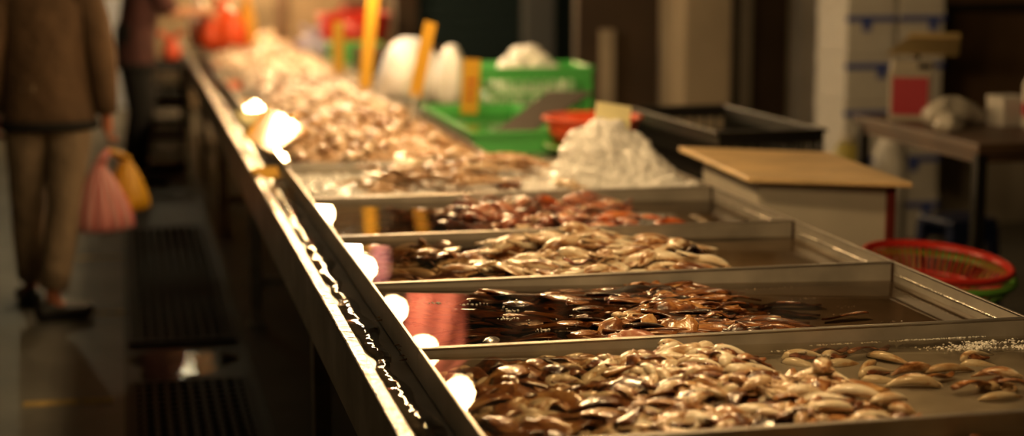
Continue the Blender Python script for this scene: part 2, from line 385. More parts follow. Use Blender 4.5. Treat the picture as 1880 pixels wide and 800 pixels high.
def g_tent(rnd, L, k=7, r=.0035, curl=1.5):
    m = MB()
    for i in range(k):
        a = rnd.uniform(-.9, .9); z = .004; p = []; x = -L*.35; y = rnd.uniform(-.15, .15)*L; ca = rnd.uniform(-curl, curl)*2; el = rnd.uniform(.0, .7); ln = L*rnd.uniform(.6, 1.1)
        nn = 9
        for j in range(nn):
            p.append((x, y, max(.003, z))); x += math.cos(a)*ln/nn; y += math.sin(a)*ln/nn; a += ca/nn*1.6; z += math.sin(el)*ln/nn*.6; el -= .22
        m.tube(p, [r*(1.25-1.05*j/(nn-1)) for j in range(nn)], 6)
    m.ball((-L*.38, 0, .007), L*.2, L*.16, .0075, 8, 5)
    return m
def g_fold(rnd, L, W, H):
    """a folded leaf of skin propped up like a tent with torn ends"""
    rows = []; n = 11; s0 = rnd.uniform(0, 6); lean = rnd.uniform(-.5, .5); sl = rnd.uniform(-.45, .45); tw = rnd.uniform(-.5, .5); pk = rnd.uniform(-.25, .25)
    ps = [(-1, 0), (-.8, .22), (-.5, .62), (-.2, .93), (0, 1), (.22, .90), (.5, .58), (.78, .24), (1.05, .02), (.80, .10), (.52, .42), (.22, .76), (0, .88), (-.2, .80), (-.48, .48), (-.78, .10)]
    for i in range(n):
        t = i/(n-1); q = (.72+.28*math.sin(PI*(.1+.8*t)))*(1+sl*(t-.5)); r = []; a = tw*(t-.5)
        for k, (u, v) in enumerate(ps):
            hz = H*v*q*(1+.18*math.sin(t*8+s0+u*2)); y = W/2*(u+pk*v)*(.8+.2*q)+lean*hz; x = L*(t-.5)*(1-.22*v)+.005*math.sin(u*6+s0+i)
            r.append((x*math.cos(a)-y*math.sin(a), x*math.sin(a)+y*math.cos(a), max(.001, hz+rnd.uniform(-.0015, .0015))))
        rows.append(r)
    return MB().rings(rows)
def g_fin(L, W):
    m = MB(); rows = []
    for i in range(9):
        t = i/8; w = W*math.sin(PI*min(1, t*1.05))**.8*(1-.15*t)+.002; x = L*(t-.5)
        rows.append([(x, -w, .006+.003*math.sin(3*t)), (x, -w*.5, .010), (x, 0, .012), (x, w*.5, .010), (x, w, .006-.003*math.sin(3*t)), (x, w*.5, .007), (x, 0, .008), (x, -w*.5, .007)])
    return m.rings(rows)
def g_shell(rnd, L):
    m = MB(); o = rnd.uniform(.05, .35)
    for s in (0, 1):
        rows = []
        for i in range(6):
            t = i/5; rr_ = math.cos(t*PI/2)**.7 if t < 1 else .02; z = L*.26*math.sin(t*PI/2)
            ring = []
            for j in range(14):
                a = 2*PI*j/14; x = L/2*rr_*math.cos(a)*(1+.12*math.cos(a)); y = L*.4*rr_*math.sin(a); zz = z*(1 if s else -1)
                if s: x, zz = x*math.cos(o)-zz*math.sin(o)*.4, zz+(x+L/2)*math.sin(o)
                ring.append((x, y, zz+L*.26))
            rows.append(ring)
        m.rings(rows, True, False, True)
    return m
def mesh_size(me):
    xs = [v.co for v in me.vertices]
    return (max(v.x for v in xs)-min(v.x for v in xs), max(v.y for v in xs)-min(v.y for v in xs), max(v.z for v in xs)-min(v.z for v in xs))

class Kind:
    """a few variants of one sort of piece; each variant is a thing (mesh) with child parts"""
    def __init__(s, name, variants): s.name = name; s.var = variants      # variant: (mesh, [(partname, mesh, loc, rotz, label)])
        
class Heap:
    def __init__(s, x0, x1, y0, y1, z0, cell=.008):
        s.b = (x0, x1, y0, y1); s.z0 = z0; s.c = cell
        s.nx = int((x1-x0)/cell)+1; s.ny = int((y1-y0)/cell)+1; s.h = [[0.]*s.ny for _ in range(s.nx)]
    def at(s, x, y):
        i = min(s.nx-1, max(0, int((x-s.b[0])/s.c))); j = min(s.ny-1, max(0, int((y-s.b[2])/s.c))); return i, j
    def rest(s, x, y, ang, L, W, H, top=None, q=.62):
        c, n = math.cos(ang), math.sin(ang)
        ex, ey = abs(c)*L/2+abs(n)*W/2+.004, abs(n)*L/2+abs(c)*W/2+.004
        x = min(max(x, s.b[0]+ex), s.b[1]-ex); y = min(max(y, s.b[2]+ey), s.b[3]-ey)
        cells = {}
        k = max(3, int(L/s.c))
        kw = max(2, int(W/s.c))
        for a in range(k+1):
            u = -1+2*a/k
            for b in range(kw+1):
                v = -1+2*b/kw
                if u*u+v*v <= 1: cells[s.at(x+c*u*L/2-n*v*W/2, y+n*u*L/2+c*v*W/2)] = (u, v)
        hs = sorted(s.h[i][j] for (i, j) in cells)
        z = hs[min(len(hs)-1, int(q*len(hs)))]
        if top is not None: z = min(z, top)
        he = [sum(s.h[i][j] for (i, j), (u, v) in cells.items() if sg*u > .35)/max(1, sum(1 for (u, v) in cells.values() if sg*u > .35)) for sg in (-1, 1)]
        pit = max(-.35, min(.35, -math.atan2((he[1]-he[0])*.7, L*.7)))
        for (i, j), (u, v) in cells.items(): s.h[i][j] = max(s.h[i][j], z+H*.8*math.sqrt(max(0, 1-u*u-v*v)))
        return x, y, s.z0+z, pit
def place(kind, heap, x, y, ang, label, cat, group, scale=1., var=None, roll=None, top=None, q=.62, zoff=0, rnd=R):
    me, parts = kind.var[rnd.randrange(len(kind.var))] if var is None else kind.var[var]
    o = bpy.data.objects.new(kind.name, me); C.objects.link(o)
    L, W, H = (d*scale for d in me['dim'])
    x, y, z, pit = heap.rest(x, y, ang, L, W, H, top, q)
    o.location = (x, y, z+zoff); o.scale = (scale,)*3
    o.rotation_euler = Euler((roll if roll is not None else rnd.uniform(-.15, .15), pit, ang), 'XYZ')
    tag(o, label, cat, group)
    for pn, pm, lc, rz, lb in parts:
        c = bpy.data.objects.new(pn, pm); C.objects.link(c); c.parent = o; c.location = lc; c.rotation_euler = (0, 0, rz)
        if lb: c['label'] = lb
    return o
def V(mb, name, mat, parts=()):
    me = mb.mesh(name, mat); me['dim'] = mesh_size(me); return (me, list(parts))

S = random.Random(5)
k_pod  = Kind('squid', [V(g_mantle(S, S.uniform(.080,.110), S.uniform(.023,.031), S.uniform(.016,.021), .22), 'squid_mantle', M['pale'],
              [('tentacles', g_tent(S, .034, 7, .0026).mesh('tentacles', M['tent']), (-.040, 0, .002), PI, 'curly tan tentacles')]) for _ in range(8)])
k_bare = Kind('squid_mantle', [V(g_mantle(S, S.uniform(.070,.105), S.uniform(.020,.029), S.uniform(.014,.019), .3), 'squid_mantle', M['cream']) for _ in range(7)])
k_split= Kind('opened_squid', [V(g_split(S, S.uniform(.080,.100), S.uniform(.030,.036), .018), 'opened_squid', M['cream'],
              [('innards', g_strip(S, .05, .02, .010).mesh('innards', M['guts']), (-.006, 0, .005), .1, 'dark brown innards')]) for _ in range(6)])
k_skin = Kind('squid_skin', [V(g_strip(S, S.uniform(.075,.12), S.uniform(.026,.04), S.uniform(.012,.02)), 'squid_skin', M['brown']) for _ in range(7)])
k_tent = Kind('squid_tentacles', [V(g_tent(S, S.uniform(.055,.075), 9, .0034, 2.2), 'squid_tentacles', M['tent']) for _ in range(6)])
k_dark = Kind('dark_squid', [V(g_mantle(S, S.uniform(.15,.20), S.uniform(.034,.046), S.uniform(.013,.018), .25), 'dark_squid', M['dark_sq'],
              [('fin', g_fin(.07, .024).mesh('fin', M['dark_sq']), (.045, 0, .002), 0, None), ('tentacles', g_tent(S, .05, 6, .0034, .8).mesh('tentacles', M['brown']), (-.075, 0, .002), PI, 'lighter brown tentacles')]) for _ in range(8)])
k_dskin= Kind('dark_squid_skin', [V(g_strip(S, S.uniform(.12,.18), S.uniform(.035,.05), S.uniform(.014,.024)), 'dark_squid_skin', M['dark_sq']) for _ in range(6)])
k_ambs = Kind('squid_strip', [V(g_strip(S, S.uniform(.10,.15), S.uniform(.022,.034), S.uniform(.010,.018)), 'squid_strip', M['amber']) for _ in range(6)])
k_fold = Kind('folded_squid_skin', [V(g_fold(S, S.uniform(.07,.10), S.uniform(.045,.065), S.uniform(.022,.032)), 'folded_squid_skin', M['amber'] if _ == 2 else M['brown']) for _ in range(5)])
k_big  = Kind('large_squid', [V(g_mantle(S, S.uniform(.14,.19), S.uniform(.040,.050), S.uniform(.028,.034), .3), 'large_squid', M['pale'],
              [('fin', g_fin(.08, .030).mesh('fin', M['cream']), (.045, 0, .012), 0, None), ('tentacles', g_tent(S, .06, 8, .004, 1.2).mesh('tentacles', M['tent']), (-.075, 0, .004), PI, 'pinkish tan tentacles')]) for _ in range(8)])
k_bigs = Kind('squid_fillet', [V(g_strip(S, S.uniform(.11,.16), S.uniform(.030,.044), S.uniform(.016,.026)), 'squid_fillet', M['cream']) for _ in range(6)])
k_red  = Kind('reddish_squid', [V(g_mantle(S, S.uniform(.09,.13), S.uniform(.034,.044), S.uniform(.022,.030), .5), 'reddish_squid', M['redsq'],
              [('tentacles', g_tent(S, .05, 7, .0038, 2).mesh('tentacles', M['redsq']), (-.05, 0, .003), PI, None)]) for _ in range(7)])
k_rskin= Kind('red_squid_skin', [V(g_strip(S, S.uniform(.09,.14), S.uniform(.03,.045), S.uniform(.018,.028)), 'red_squid_skin', M['redsq']) for _ in range(6)])
k_orng = Kind('orange_squid', [V(g_mantle(S, S.uniform(.10,.14), S.uniform(.032,.040), S.uniform(.022,.028), .4), 'orange_squid', M['orangsq'],
              [('tentacles', g_tent(S, .05, 7, .0038, 2).mesh('tentacles', M['orangsq']), (-.05, 0, .003), PI, None)]) for _ in range(5)])
k_oct  = Kind('octopus', [V(g_tent(S, S.uniform(.22,.30), 7, .013, 1.0), 'octopus', M['clam']) for _ in range(5)])
k_octd = Kind('octopus', [V(g_tent(S, .2, 8, .014, 1.4), 'octopus', M['brown'])])
k_clam = Kind('clam', [V(g_shell(S, S.uniform(.050,.066)), 'clam', M['clam']) for _ in range(6)])
k_pclam= Kind('clam', [V(g_shell(S, S.uniform(.050,.066)), 'clam', M['pinksh']) for _ in range(6)])
IN = .006

def inside(y0, y1, x0=.545, x1=1.872): return (x0+.004, x1-.006, y0+.0055, y1-.0055)
def zone(x, a, b): return 0 if x < a else (1 if x < b else 2)

# --- tray with small cream squid
hp = Heap(*inside(YB[1], YB[2]), BOT); y0, y1 = YB[1], YB[2]
zB = ('under the lamp glare of the small squid tray', 'inside the heap of the small squid tray', 'on the loose edge of the small squid heap')
def edgeB(y): return 1.13+.19*max(0, min(1, (3.25-y)/.42))
def ptB(lo=.585):
    while True:
        x, y = S.uniform(lo, 1.45), S.uniform(y0+.03, y1-.03)
        if x < edgeB(y)+S.gauss(0, .025): return x, y
def addB(kind, n, lab, cat, top=.055, angs=.8, sc=(.9, 1.2)):
    for _ in range(n):
        x, y = ptB(); z = zone(x, .78, edgeB(y)-.08)
        place(kind, hp, x, y, S.gauss(0, angs)+(PI if S.random() < .5 else 0), f'{lab} {zB[z]}', cat, lab+' '+('under the glare', 'in the heap', 'on the loose edge')[z]+' of the small squid tray', S.uniform(*sc), top=min(top, .004 if x < .72 else .004+.030*min(1, (x-.72)/.3)+(.012 if y < 3.0 and x > 1. else 0)))
addB(k_skin, 85, 'flat brown squid skin', 'squid skin', .012, .8, (1.4, 1.9))
addB(k_bare, 70, 'plain cream squid body', 'squid')
addB(k_pod, 65, 'cream squid with tentacles', 'squid')
addB(k_skin, 48, 'curled brown squid skin', 'squid skin')
addB(k_split, 60, 'split cream squid', 'squid')
addB(k_tent, 34, 'loose curly squid tentacle bunch', 'tentacles', .06)
addB(k_bare, 40, 'smooth cream squid body', 'squid', .06)
addB(k_skin, 30, 'narrow brown squid skin', 'squid skin', .06, .7, (.7, 1.0))
addB(k_pod, 34, 'upper cream squid with tentacles', 'squid', .062)
# named single pieces on the bare steel end
single = [ # kind, x, y, angle, scale, label
 (k_split, 1.12, 3.02, .45, 1.4, 'large split cream squid with wide gap on top of the small squid heap'),
 (k_split, 1.335, 3.245, -.35, 1.1, 'split cream squid stretched alone between heap and far tray wall'),
 (k_split, 1.405, 3.235, .5, 1.1, 'split cream squid with brown middle beside the standing pointed squid'),
 (k_skin, 1.40, 3.28, .2, 1.0, 'small brown skin against the far wall above the split squid pair'),
 (k_bare, 1.445, 3.17, .9, 1.1, 'short cream squid leaning beside the reddish skin'),
 (k_bare, 1.50, 3.215, -1.0, 1.15, 'pointed cream squid near the far wall of its tray'),
 (k_skin, 1.485, 3.265, .3, 1.1, 'dark red squid skin against the far wall behind the pointed squid'),
 (k_split, 1.43, 3.09, .05, 1.05, 'split cream squid lying flat in front of the loose cluster'),
 (k_pod, 1.505, 3.11, 3.3, 1.1, 'plump cream squid with dark tentacles in the middle of the bare steel'),
 (k_bare, 1.585, 3.10, .05, 1.2, 'slim cream squid lying straight on the bare steel'),
 (k_pod, 1.46, 3.02, 2.9, 1.15, 'cream squid trailing tentacles nearest the camera on the bare steel'),
 (k_skin, 1.53, 3.04, .4, .9, 'curled brown skin behind the squid that trails tentacles'),
 (k_split, 1.685, 3.17, .0, 1.0, 'half sunk split squid alone beside the foam patch'),
 (k_skin, 1.57, 2.955, .3, 1.25, 'brown skin forming the left of the clump by the tray end'),
 (k_tent, 1.62, 2.985, .9, 1.3, 'brown tentacle tangle in the clump by the tray end'),
 (k_skin, 1.655, 2.93, -.4, 1.2, 'brown skin with pale stripe at the right of the clump'),
 (k_pod, 1.64, 3.02, 2.7, 1.0, 'cream squid lying across the clump by the tray end'),
 (k_bare, 1.585, 2.89, .05, 1.0, 'thin cream squid lying below the clump by the tray end'),
 (k_fold, 1.225, 3.06, 1.2, .8, 'upright brown folded skin at the edge of the small squid heap'),
 (k_pod, 1.25, 2.96, 1.3, 1.35, 'thick cream squid pointing up from the edge of the heap'),
 (k_pod, 1.27, 2.84, -.3, 1.3, 'thick cream squid lying on the lower right of the heap'),
 (k_bare, 1.33, 2.82, .5, 1.2, 'plain cream squid at the lower right tip of the heap'),
]
for kd, x, y, a, sc, lab in single:
    place(kd, hp, x, y, a, lab, 'squid' if 'skin' not in kd.name and 'tent' not in kd.name else ('squid skin' if 'skin' in kd.name else 'tentacles'), None, sc, var=0, top=.05)

# --- nearest tray (only its far edge is in the picture)
hp = Heap(*inside(YB[0], YB[1]), BOT)
for k in range(46):
    kd, lab, cat = [(k_skin, 'brown squid skin', 'squid skin'), (k_pod, 'cream squid with tentacles', 'squid'), (k_bare, 'plain cream squid', 'squid')][k % 3]
    place(kd, hp, S.uniform(1.0, 1.8), S.uniform(2.2, 2.61), S.gauss(0, .8), f'{lab} in the tray nearest the camera', cat, lab+'s in the nearest tray', S.uniform(1., 1.3), top=.03)

# --- tray with long dark squid
hp = Heap(*inside(YB[2], YB[3]), BOT); y0, y1 = YB[2], YB[3]
zC = ('sunk in the water end of the dark squid tray', 'in the middle of the dark squid tray', 'at the sparse end of the dark squid tray')
def addC(kind, n, lab, cat, x0, x1, top, ang=.28, q=.5, sc=1.):
    for k in range(n):
        x = x0+(x1-x0)*((k+S.random())/n); y = S.uniform(y0+.03, y1-.03); z = zone(x, .86, 1.28)
        lim = min(top, .003 if x < .92 else .003+.013*min(1, (x-.92)/.25))
        if z == 2: lim = min(lim, .012)
        place(kind, hp, x, y, S.gauss(0, ang)+(PI if S.random() < .5 else 0), f'{lab} {zC[z]}', cat, lab+' '+('in the dark water', 'in the middle', 'at the sparse end')[z]+' of the dark squid tray', S.uniform(.85, 1.1)*sc, top=lim, q=q)
addC(k_dskin, 60, 'broad dark squid skin', 'squid skin', .56, 1.34, .006, .3, .5, 1.5)
addC(k_dark, 80, 'long dark squid', 'squid', .57, 1.40, .016)
addC(k_dskin, 40, 'wavy dark squid skin', 'squid skin', .58, 1.36, .024)
addC(k_ambs, 26, 'thin amber squid strip', 'squid strip', .80, 1.34, .026)
addC(k_dark, 34, 'upper long dark squid', 'squid', .90, 1.36, .030)
addC(k_skin, 16, 'rumpled brown skin', 'squid skin', .95, 1.35, .030, .6)
for kd, x, y, a, sc, lab, v in [
 (k_fold, 1.00, 3.52, .2, 1.25, 'light brown folded skin standing at the front of the dark squid tray', 0),
 (k_fold, 1.075, 3.53, .9, 1.1, 'cream edged folded skin next to the tallest brown fold', 1),
 (k_fold, 1.135, 3.47, -.3, 1.1, 'pale curved fold with torn tip at the front rim', 2),
 (k_rskin, 1.02, 3.415, -.35, 1.0, 'wine red skin against the front rim of the dark squid tray', 0),
 (k_fold, 1.235, 3.41, .1, .9, 'mottled brown fold touching the front rim', 3),
 (k_ambs, 1.315, 3.405, .05, .9, 'bright amber strip along the front rim', 1),
 (k_tent, 1.075, 3.64, .3, 1.1, 'pale torn tentacles in the middle of the dark squid', 0),
 (k_fold, 1.18, 3.66, .0, 1.1, 'scaly brown fold in the middle of the dark squid', 4),
 (k_fold, .965, 3.64, .1, .8, 'small amber fold left of the pale torn tentacles', 1)]:
    place(kd, hp, x, y, a, lab, 'squid skin' if kd is not k_tent else 'tentacles', None, sc, var=v, top=.03, q=.5)
for x, y, a, kd, lab in [(1.46, 3.66, -.28, k_dark, 'long dark squid pointing at the bare steel with its tail'), (1.40, 3.57, -.1, k_dark, 'thick brown squid in front of the one pointing at bare steel'), (1.50, 3.745, -.18, k_dark, 'curved dark squid at the far right of its row'), (1.57, 3.60, .12, k_dskin, 'reddish dark skin lying last toward the bare steel'), (1.45, 3.445, .05, k_dskin, 'dark skin along the front rim by the bare steel'), (1.565, 3.455, -.1, k_dark, 'thin black squid along the front rim by the bare steel'), (1.31, 3.50, -.2, k_dark, 'brown squid with pale belly near the front rim'), (1.37, 3.80, .25, k_dskin, 'dark raised skin behind the row of dark squid')]:
    place(kd, hp, x, y, a, lab, 'squid' if kd is k_dark else 'squid skin', None, .9, top=.01, q=.5)

# --- tray with large cream squid
hp = Heap(*inside(YB[3], YB[4]), BOT); y0, y1 = YB[3], YB[4]
zD = ('in the water end of the large squid tray', 'in the high heap of the large squid tray', 'on the bare steel side of the large squid heap')
def addD(kind, n, lab, cat, x0, x1, top, ang=.6, yr=None, sc=1.):
    for k in range(n):
        x = x0+(x1-x0)*((k+S.random())/n); y = S.uniform(*(yr or (y0+.04, y1-.04))); z = zone(x, .95, 1.36)
        place(kind, hp, x, y, S.gauss(0, ang)+(PI if S.random() < .5 else 0), f'{lab} {zD[z]}', cat, lab+' '+('in the water end', 'in the high heap', 'toward the bare steel')[z]+' of the cream squid heap', S.uniform(.85, 1.1)*sc, top=min(top, .004 if x < .74 else .004+.05*min(1, (x-.74)/.35)) if x < 1.42 else min(top, .02))
addD(k_skin, 70, 'brown squid skin', 'squid skin', .57, 1.42, .010, .6, None, 1.5)
addD(k_big, 46, 'large cream squid', 'squid', .62, 1.46, .022)
addD(k_ambs, 22, 'amber squid strip', 'squid strip', .62, 1.3, .024)
addD(k_bigs, 44, 'wavy cream fillet', 'squid fillet', .72, 1.46, .04)
addD(k_big, 32, 'topmost large cream squid', 'squid', .98, 1.44, .055, .5)
addD(k_tent, 20, 'pale tentacle bunch', 'tentacles', .75, 1.44, .06)
for kd, x, y, a, sc, lab, v in [
 (k_fold, 1.405, 4.20, 1.3, 1.0, 'glossy amber curled squid standing at the right end of the cream heap', 0),
 (k_big, 1.475, 4.46, -.3, 1.0, 'long cream squid sloping off the right of the cream heap', 1),
 (k_dark, 1.55, 4.19, .05, .9, 'flat dark squid lying last on the steel beside the cream heap', 2),
 (k_big, 1.14, 4.40, .3, 1.1, 'cream squid on the very top of the cream heap', 3),
 (k_rskin, 1.08, 4.09, .2, .8, 'dark red skin at the foot of the cream heap by the rim', 4)]:
    place(kd, hp, x, y, a, lab, 'squid', None, sc, var=v, top=.05)

# --- tray with reddish squid
hp = Heap(*inside(YB[4], YB[5]), BOT); y0, y1 = YB[4], YB[5]
def addE(kind, n, lab, cat, x0, x1, top, ang=.6):
    for k in range(n):
        x = x0+(x1-x0)*((k+S.random())/n); y = S.uniform(y0+.04, y1-.04); z = zone(x, .98, 9)
        place(kind, hp, x, y, S.gauss(0, ang), f'{lab} '+('sunk in dark water before the ice tray', 'heaped in the tray before the ice')[z], cat, lab+' '+('in the dark water', 'in the heap')[z]+' before the ice', S.uniform(.85, 1.12), top=top if x > .98 else min(top, .004))
addE(k_dskin, 60, 'dark squid skin', 'squid skin', .58, 1.2, .014, .3)
addE(k_red, 60, 'reddish squid', 'squid', .80, 1.52, .024)
addE(k_rskin, 50, 'mottled red skin', 'squid skin', .92, 1.52, .03)
addE(k_red, 22, 'upper reddish squid', 'squid', 1.0, 1.5, .042)
addE(k_orng, 9, 'bright orange squid', 'squid', 1.26, 1.62, .045, .3)
addE(k_tent, 14, 'pinkish tentacle bunch', 'tentacles', 1.0, 1.5, .045)

# --- ice tray
y0, y1 = YB[5], YB[6]
I = random.Random(8)
def hill(x, y):
    b = .020+.010*math.sin(x*9+1)*math.sin(y*8)+.012*max(0, math.sin((x-.55)*2.4))
    q = math.hypot((x-1.64)/.20, (y-5.74)/.25)
    return b + .20*max(0, 1-q)**.75 +   .075*max(0, 1-math.hypot((x-1.50)/.12, (y-5.68)/.15))**.5 + .04*max(0, 1-math.hypot((x-1.77)/.12, (y-5.52)/.14))**.6
ib = MB(); rows = []
for i in range(101):
    x = .5565+1.3035*i/100; rows.append([(x, y0+.012+(y1-y0-.024)*j/50, BOT+hill(x, y0+.012+(y1-y0-.024)*j/50)+I.uniform(-.003, .003)) for j in range(51)])
ib.rings(rows, False, False, False)
for k in range(900):
    x, y = I.uniform(.57, 1.85), I.uniform(y0+.03, y1-.03); r = I.uniform(.006, .014)
    ib.ball((x, y, BOT+max(hill(x, y)+r*.2, r*.9+.001)), r*I.uniform(.8, 1.3), r, r*.8, 6, 4, .12, I)
for k in range(650):
    a, q = I.uniform(0, 2*PI), I.random()**.5
    x, y = 1.64+.22*q*math.cos(a), 5.72+.27*q*math.sin(a); r = I.uniform(.010, .024); x = min(1.862-r*1.5, x); y = min(max(y, y0+.01+r*1.2), y1-.01-r*1.2)
    ib.ball((x, y, BOT+hill(x, y)+r*.15), r*I.uniform(.8, 1.3), r, r*.85, 6, 4, .14, I)
for k in range(60):
    a, q = I.uniform(0, 2*PI), I.random()**.6
    x, y = min(1.83, 1.63+.19*q*math.cos(a)), 5.72+.2*q*math.sin(a); r = I.uniform(.022, .038); x = min(x, 1.862-r*1.5)
    ib.ball((x, y, BOT+hill(x, y)), r*I.uniform(.8, 1.3), r, r*.9, 7, 5, .16, I)
tag(ib.build('crushed_ice', M['ice'], None, True), 'crushed ice with a tall heap at one end of its tray', 'ice', kind='stuff')
hp = Heap(*inside(y0, y1), BOT, .012)
for i in range(hp.nx):
    for j in range(hp.ny): hp.h[i][j] = hill(hp.b[0]+i*hp.c, hp.b[2]+j*hp.c)+.004
for k in range(13):
    x = .80+.62*(k+I.random())/13
    place(k_oct, hp, x, I.uniform(5.62, 6.08), I.gauss(.15, .35), 'tan tentacled octopus laid across the ice', 'octopus', 'tan octopuses on the ice', I.uniform(.8, 1.1), top=.07, rnd=I)
place(k_octd, hp, 1.27, 5.62, .2, 'dark purplish octopus on the ice beside the ice heap', 'octopus', None, .9, top=.06)
place(k_oct, hp, 1.13, 5.52, .5, 'orange tan octopus nearest the front rim of the ice tray', 'octopus', None, .9, var=1, top=.06)
place(k_big, hp, 1.42, 5.55, 2.0, 'yellowish squid leaning on the foot of the ice heap', 'squid', None, .9, var=1, top=.06)
place(k_big, hp, .98, 5.98, .2, 'long pale squid at the back of the ice', 'squid', None, 1.2, var=3, top=.06)

# --- clam trays
def clamtray(y0, y1, kind, n, label, group, mat, x1=1.33, hmax=.05, xr=1.22, rs=3, xl=.70, yo=0.):
    I = random.Random(rs)
    def hh(x, y):
        e = min(1, (x-xl)/.15, (y-y0-yo)/.10, (y1-y)/.10, max(0, (x1-x)/.16)); return .010+max(0, e)**.6*hmax
    b = MB(); rows = []; N = int((y1-y0)/.03)
    for i in range(29):
        x = .5565+(x1-.5685)*i/28; rows.append([(x, y0+.012+(y1-y0-.024)*j/N, BOT+hh(x, y0+.012+(y1-y0-.024)*j/N)-.005+I.uniform(-.003, .004)) for j in range(N+1)])
    b.rings(rows, False, False, False)
    for k in range(int(420*(y1-y0))):
        x, y = I.uniform(xl, x1-.03), I.uniform(y0+.03+yo, y1-.03); r = I.uniform(.02, .028)
        b.ball((x, y, max(BOT+hh(x, y)-.004, BOT+r*.55+.003)), r, r*.8, r*.55, 7, 4, .06, I)
    tag(b.build('clam_layer', mat, None, True), 'lower layer of '+label, 'shellfish', kind='stuff')
    hp = Heap(.549, x1-.006, y0+.006, y1-.006, BOT, .012)
    for i in range(hp.nx):
        for j in range(hp.ny): hp.h[i][j] = hh(hp.b[0]+i*hp.c, hp.b[2]+j*hp.c)
    for k in range(n):
        x, y = I.uniform(xl+.02, xr), I.uniform(y0+.05+yo, y1-.05)
        place(kind, hp, x, y, I.uniform(0, 6.28), label[:-1] if label.endswith('s') else label, 'clam', group, I.uniform(.8, 1.15), roll=I.uniform(-.5, .5), top=hmax+.045, rnd=I)
def clams(y0, y1, kind, n, where, mat, **k):
    clamtray(y0, y1, kind, n, 'tan clam '+where if kind is k_clam else 'pinkish clam '+where, 'clams '+where, mat, **k)
clams(*far[0][:2], k_clam, 105, 'in the pile right behind the ice tray', M['clam'], hmax=.06, rs=3, xl=.58)
clams(*far[1][:2], k_pclam, 75, 'in the pile by the tall yellow sign', M['pinksh'], hmax=.055, rs=4, yo=.40, xl=.66)
clams(*far[2][:2], k_pclam, 55, 'in the pile past the tall yellow sign', M['pinksh'], hmax=.055, rs=5, xl=.64)
clams(*far[3][:2], k_pclam, 35, 'in the pile before the red bag', M['pinksh'], hmax=.055, rs=6, xl=.57)
clams(*far[4][:2], k_clam, 28, 'in the last pile at the table end', M['clam'], hmax=.055, rs=7, xl=.57)

# ------------------------------------------------------------------ foam on the water
def foam(pts, label, rmin=.0012, rmax=.0045):
    I = random.Random(len(label)); m = MB()
    for (x, y, sx, sy, n, z) in pts:
        if z > .7705: z = .789-.037*(x-.545)/1.327+.0005
        for _ in range(n):
            r = I.uniform(rmin, rmax)*I.uniform(.6, 1); m.ball((I.gauss(x, sx), min(y+3*sy, I.gauss(y, sy)), z), r, r, r*.7, 7, 5)
    tag(m.build('foam_patch', M['bubble'], None, True), label, 'foam', kind='stuff')
foam([(1.36+.035*k, 3.304, .012, .0012, (3, 14, 30, 6, 22, 2, 12, 34, 18, 8, 26, 14)[k], .766) for k in range(12)], 'line of foam bubbles along the far wall of the cream squid tray')
foam([(1.68, 3.215, .035, .012, 130, .7655), (1.745, 3.25, .04, .012, 130, .7655), (1.80, 3.20, .02, .01, 60, .7655), (1.62, 3.235, .02, .006, 30, .7655)], 'patch of white foam floating at the bare end of the tray')
foam([(1.33, 3.25, .006, .003, 16, .767), (1.36, 3.215, .006, .003, 16, .767), (1.29, 3.27, .01, .003, 12, .767)], 'small specks of foam behind the cream squid heap')
foam([(1.58, 3.62, .02, .004, 14, .756), (1.62, 3.70, .015, .004, 10, .755), (1.55, 3.80, .02, .004, 10, .756), (1.63, 3.52, .02, .003, 10, .756), (1.50, 3.93, .05, .004, 16, .757)], 'flecks of foam on the bare steel past the dark squid')
foam([(.80, 3.62, .012, .006, 22, .773), (.74, 3.78, .02, .004, 14, .773), (.67, 3.80, .012, .004, 12, .773), (.84, 3.50, .012, .005, 18, .773), (.82, 3.70, .01, .003, 10, .773), (.90, 3.55, .05, .06, 10, .772), (.78, 3.80, .05, .06, 10, .773)], 'bubbles floating on the dark water among lamp reflections', .0012, .004)
for (a, b), w in zip(((YB[2], YB[3]), (YB[3], YB[4]), (YB[4], YB[5])), ('dark squid', 'large cream squid', 'reddish squid')):
    foam([(1.8665, a+.06+(b-a-.09)*k/24, .0008, .006, 7, .7700) for k in range(25)], f'row of droplets along the end wall of the {w} tray', .0012, .003)

# ------------------------------------------------------------------ lamps over the table
def lamp(x, y, z, label, mat, r=.052, group='bulbs hanging in a row over the table'):
    t = empty('hanging_lamp', (x, y, z), 0, label, 'lamp', group)
    MB().lathe([(.004, -r), (r*.45, -r*.9), (r*.8, -r*.6), (r, -.05*r), (r*.92, r*.4), (r*.6, r*.85), (.02, r*1.15), (.02, r*1.3)], n=20).build('bulb', mat, t, True)
    MB().lathe([(.019, r*1.3), (.023, r*1.35), (.023, r*1.35+.05), (.012, r*1.35+.06)], n=14).build('socket', M['socket'], t, True)
    MB().tube([(0, 0, r*1.35+.055), (0, 0, 3.395-z)], .004, 6).build('cord', M['cord'], t)
LY = [2.7, 3.6, 4.75, 5.96, 6.655, 7.45, 8.44, 9.0, 10.23, 11.2, 12.3, 13.6, 14.9, 16.4, 17.6, 18.8, 19.9]
for i, y in enumerate(LY):
    lamp(1.16, y, 1.56 if y > 4 else 1.58, 'bare glowing bulb hanging over the display table', M['bulbcool'] if i == 7 else M['bulbfar'] if y > 8 else M['bulb'], .052 if y < 13 else .085)
lamp(.42, 15.8, 2.25, 'bare glowing bulb hanging over the aisle at the table end', M['bulbgreen'], .06, None)
lamp(-1.0, 15.3, 2.4, 'unseen bulb added over the far aisle to brighten the pale blue box', M['bulbgreen'], .08, None)  # unseen bulb, placed to throw more light on the pale blue box
lamp(-1.4, 5.2, 2.5, 'unseen dim bulb added over the near aisle to brighten apron and floor', M['aislefill'], .06, None)  # added fill out of view: lifts the apron, near floor and walking person
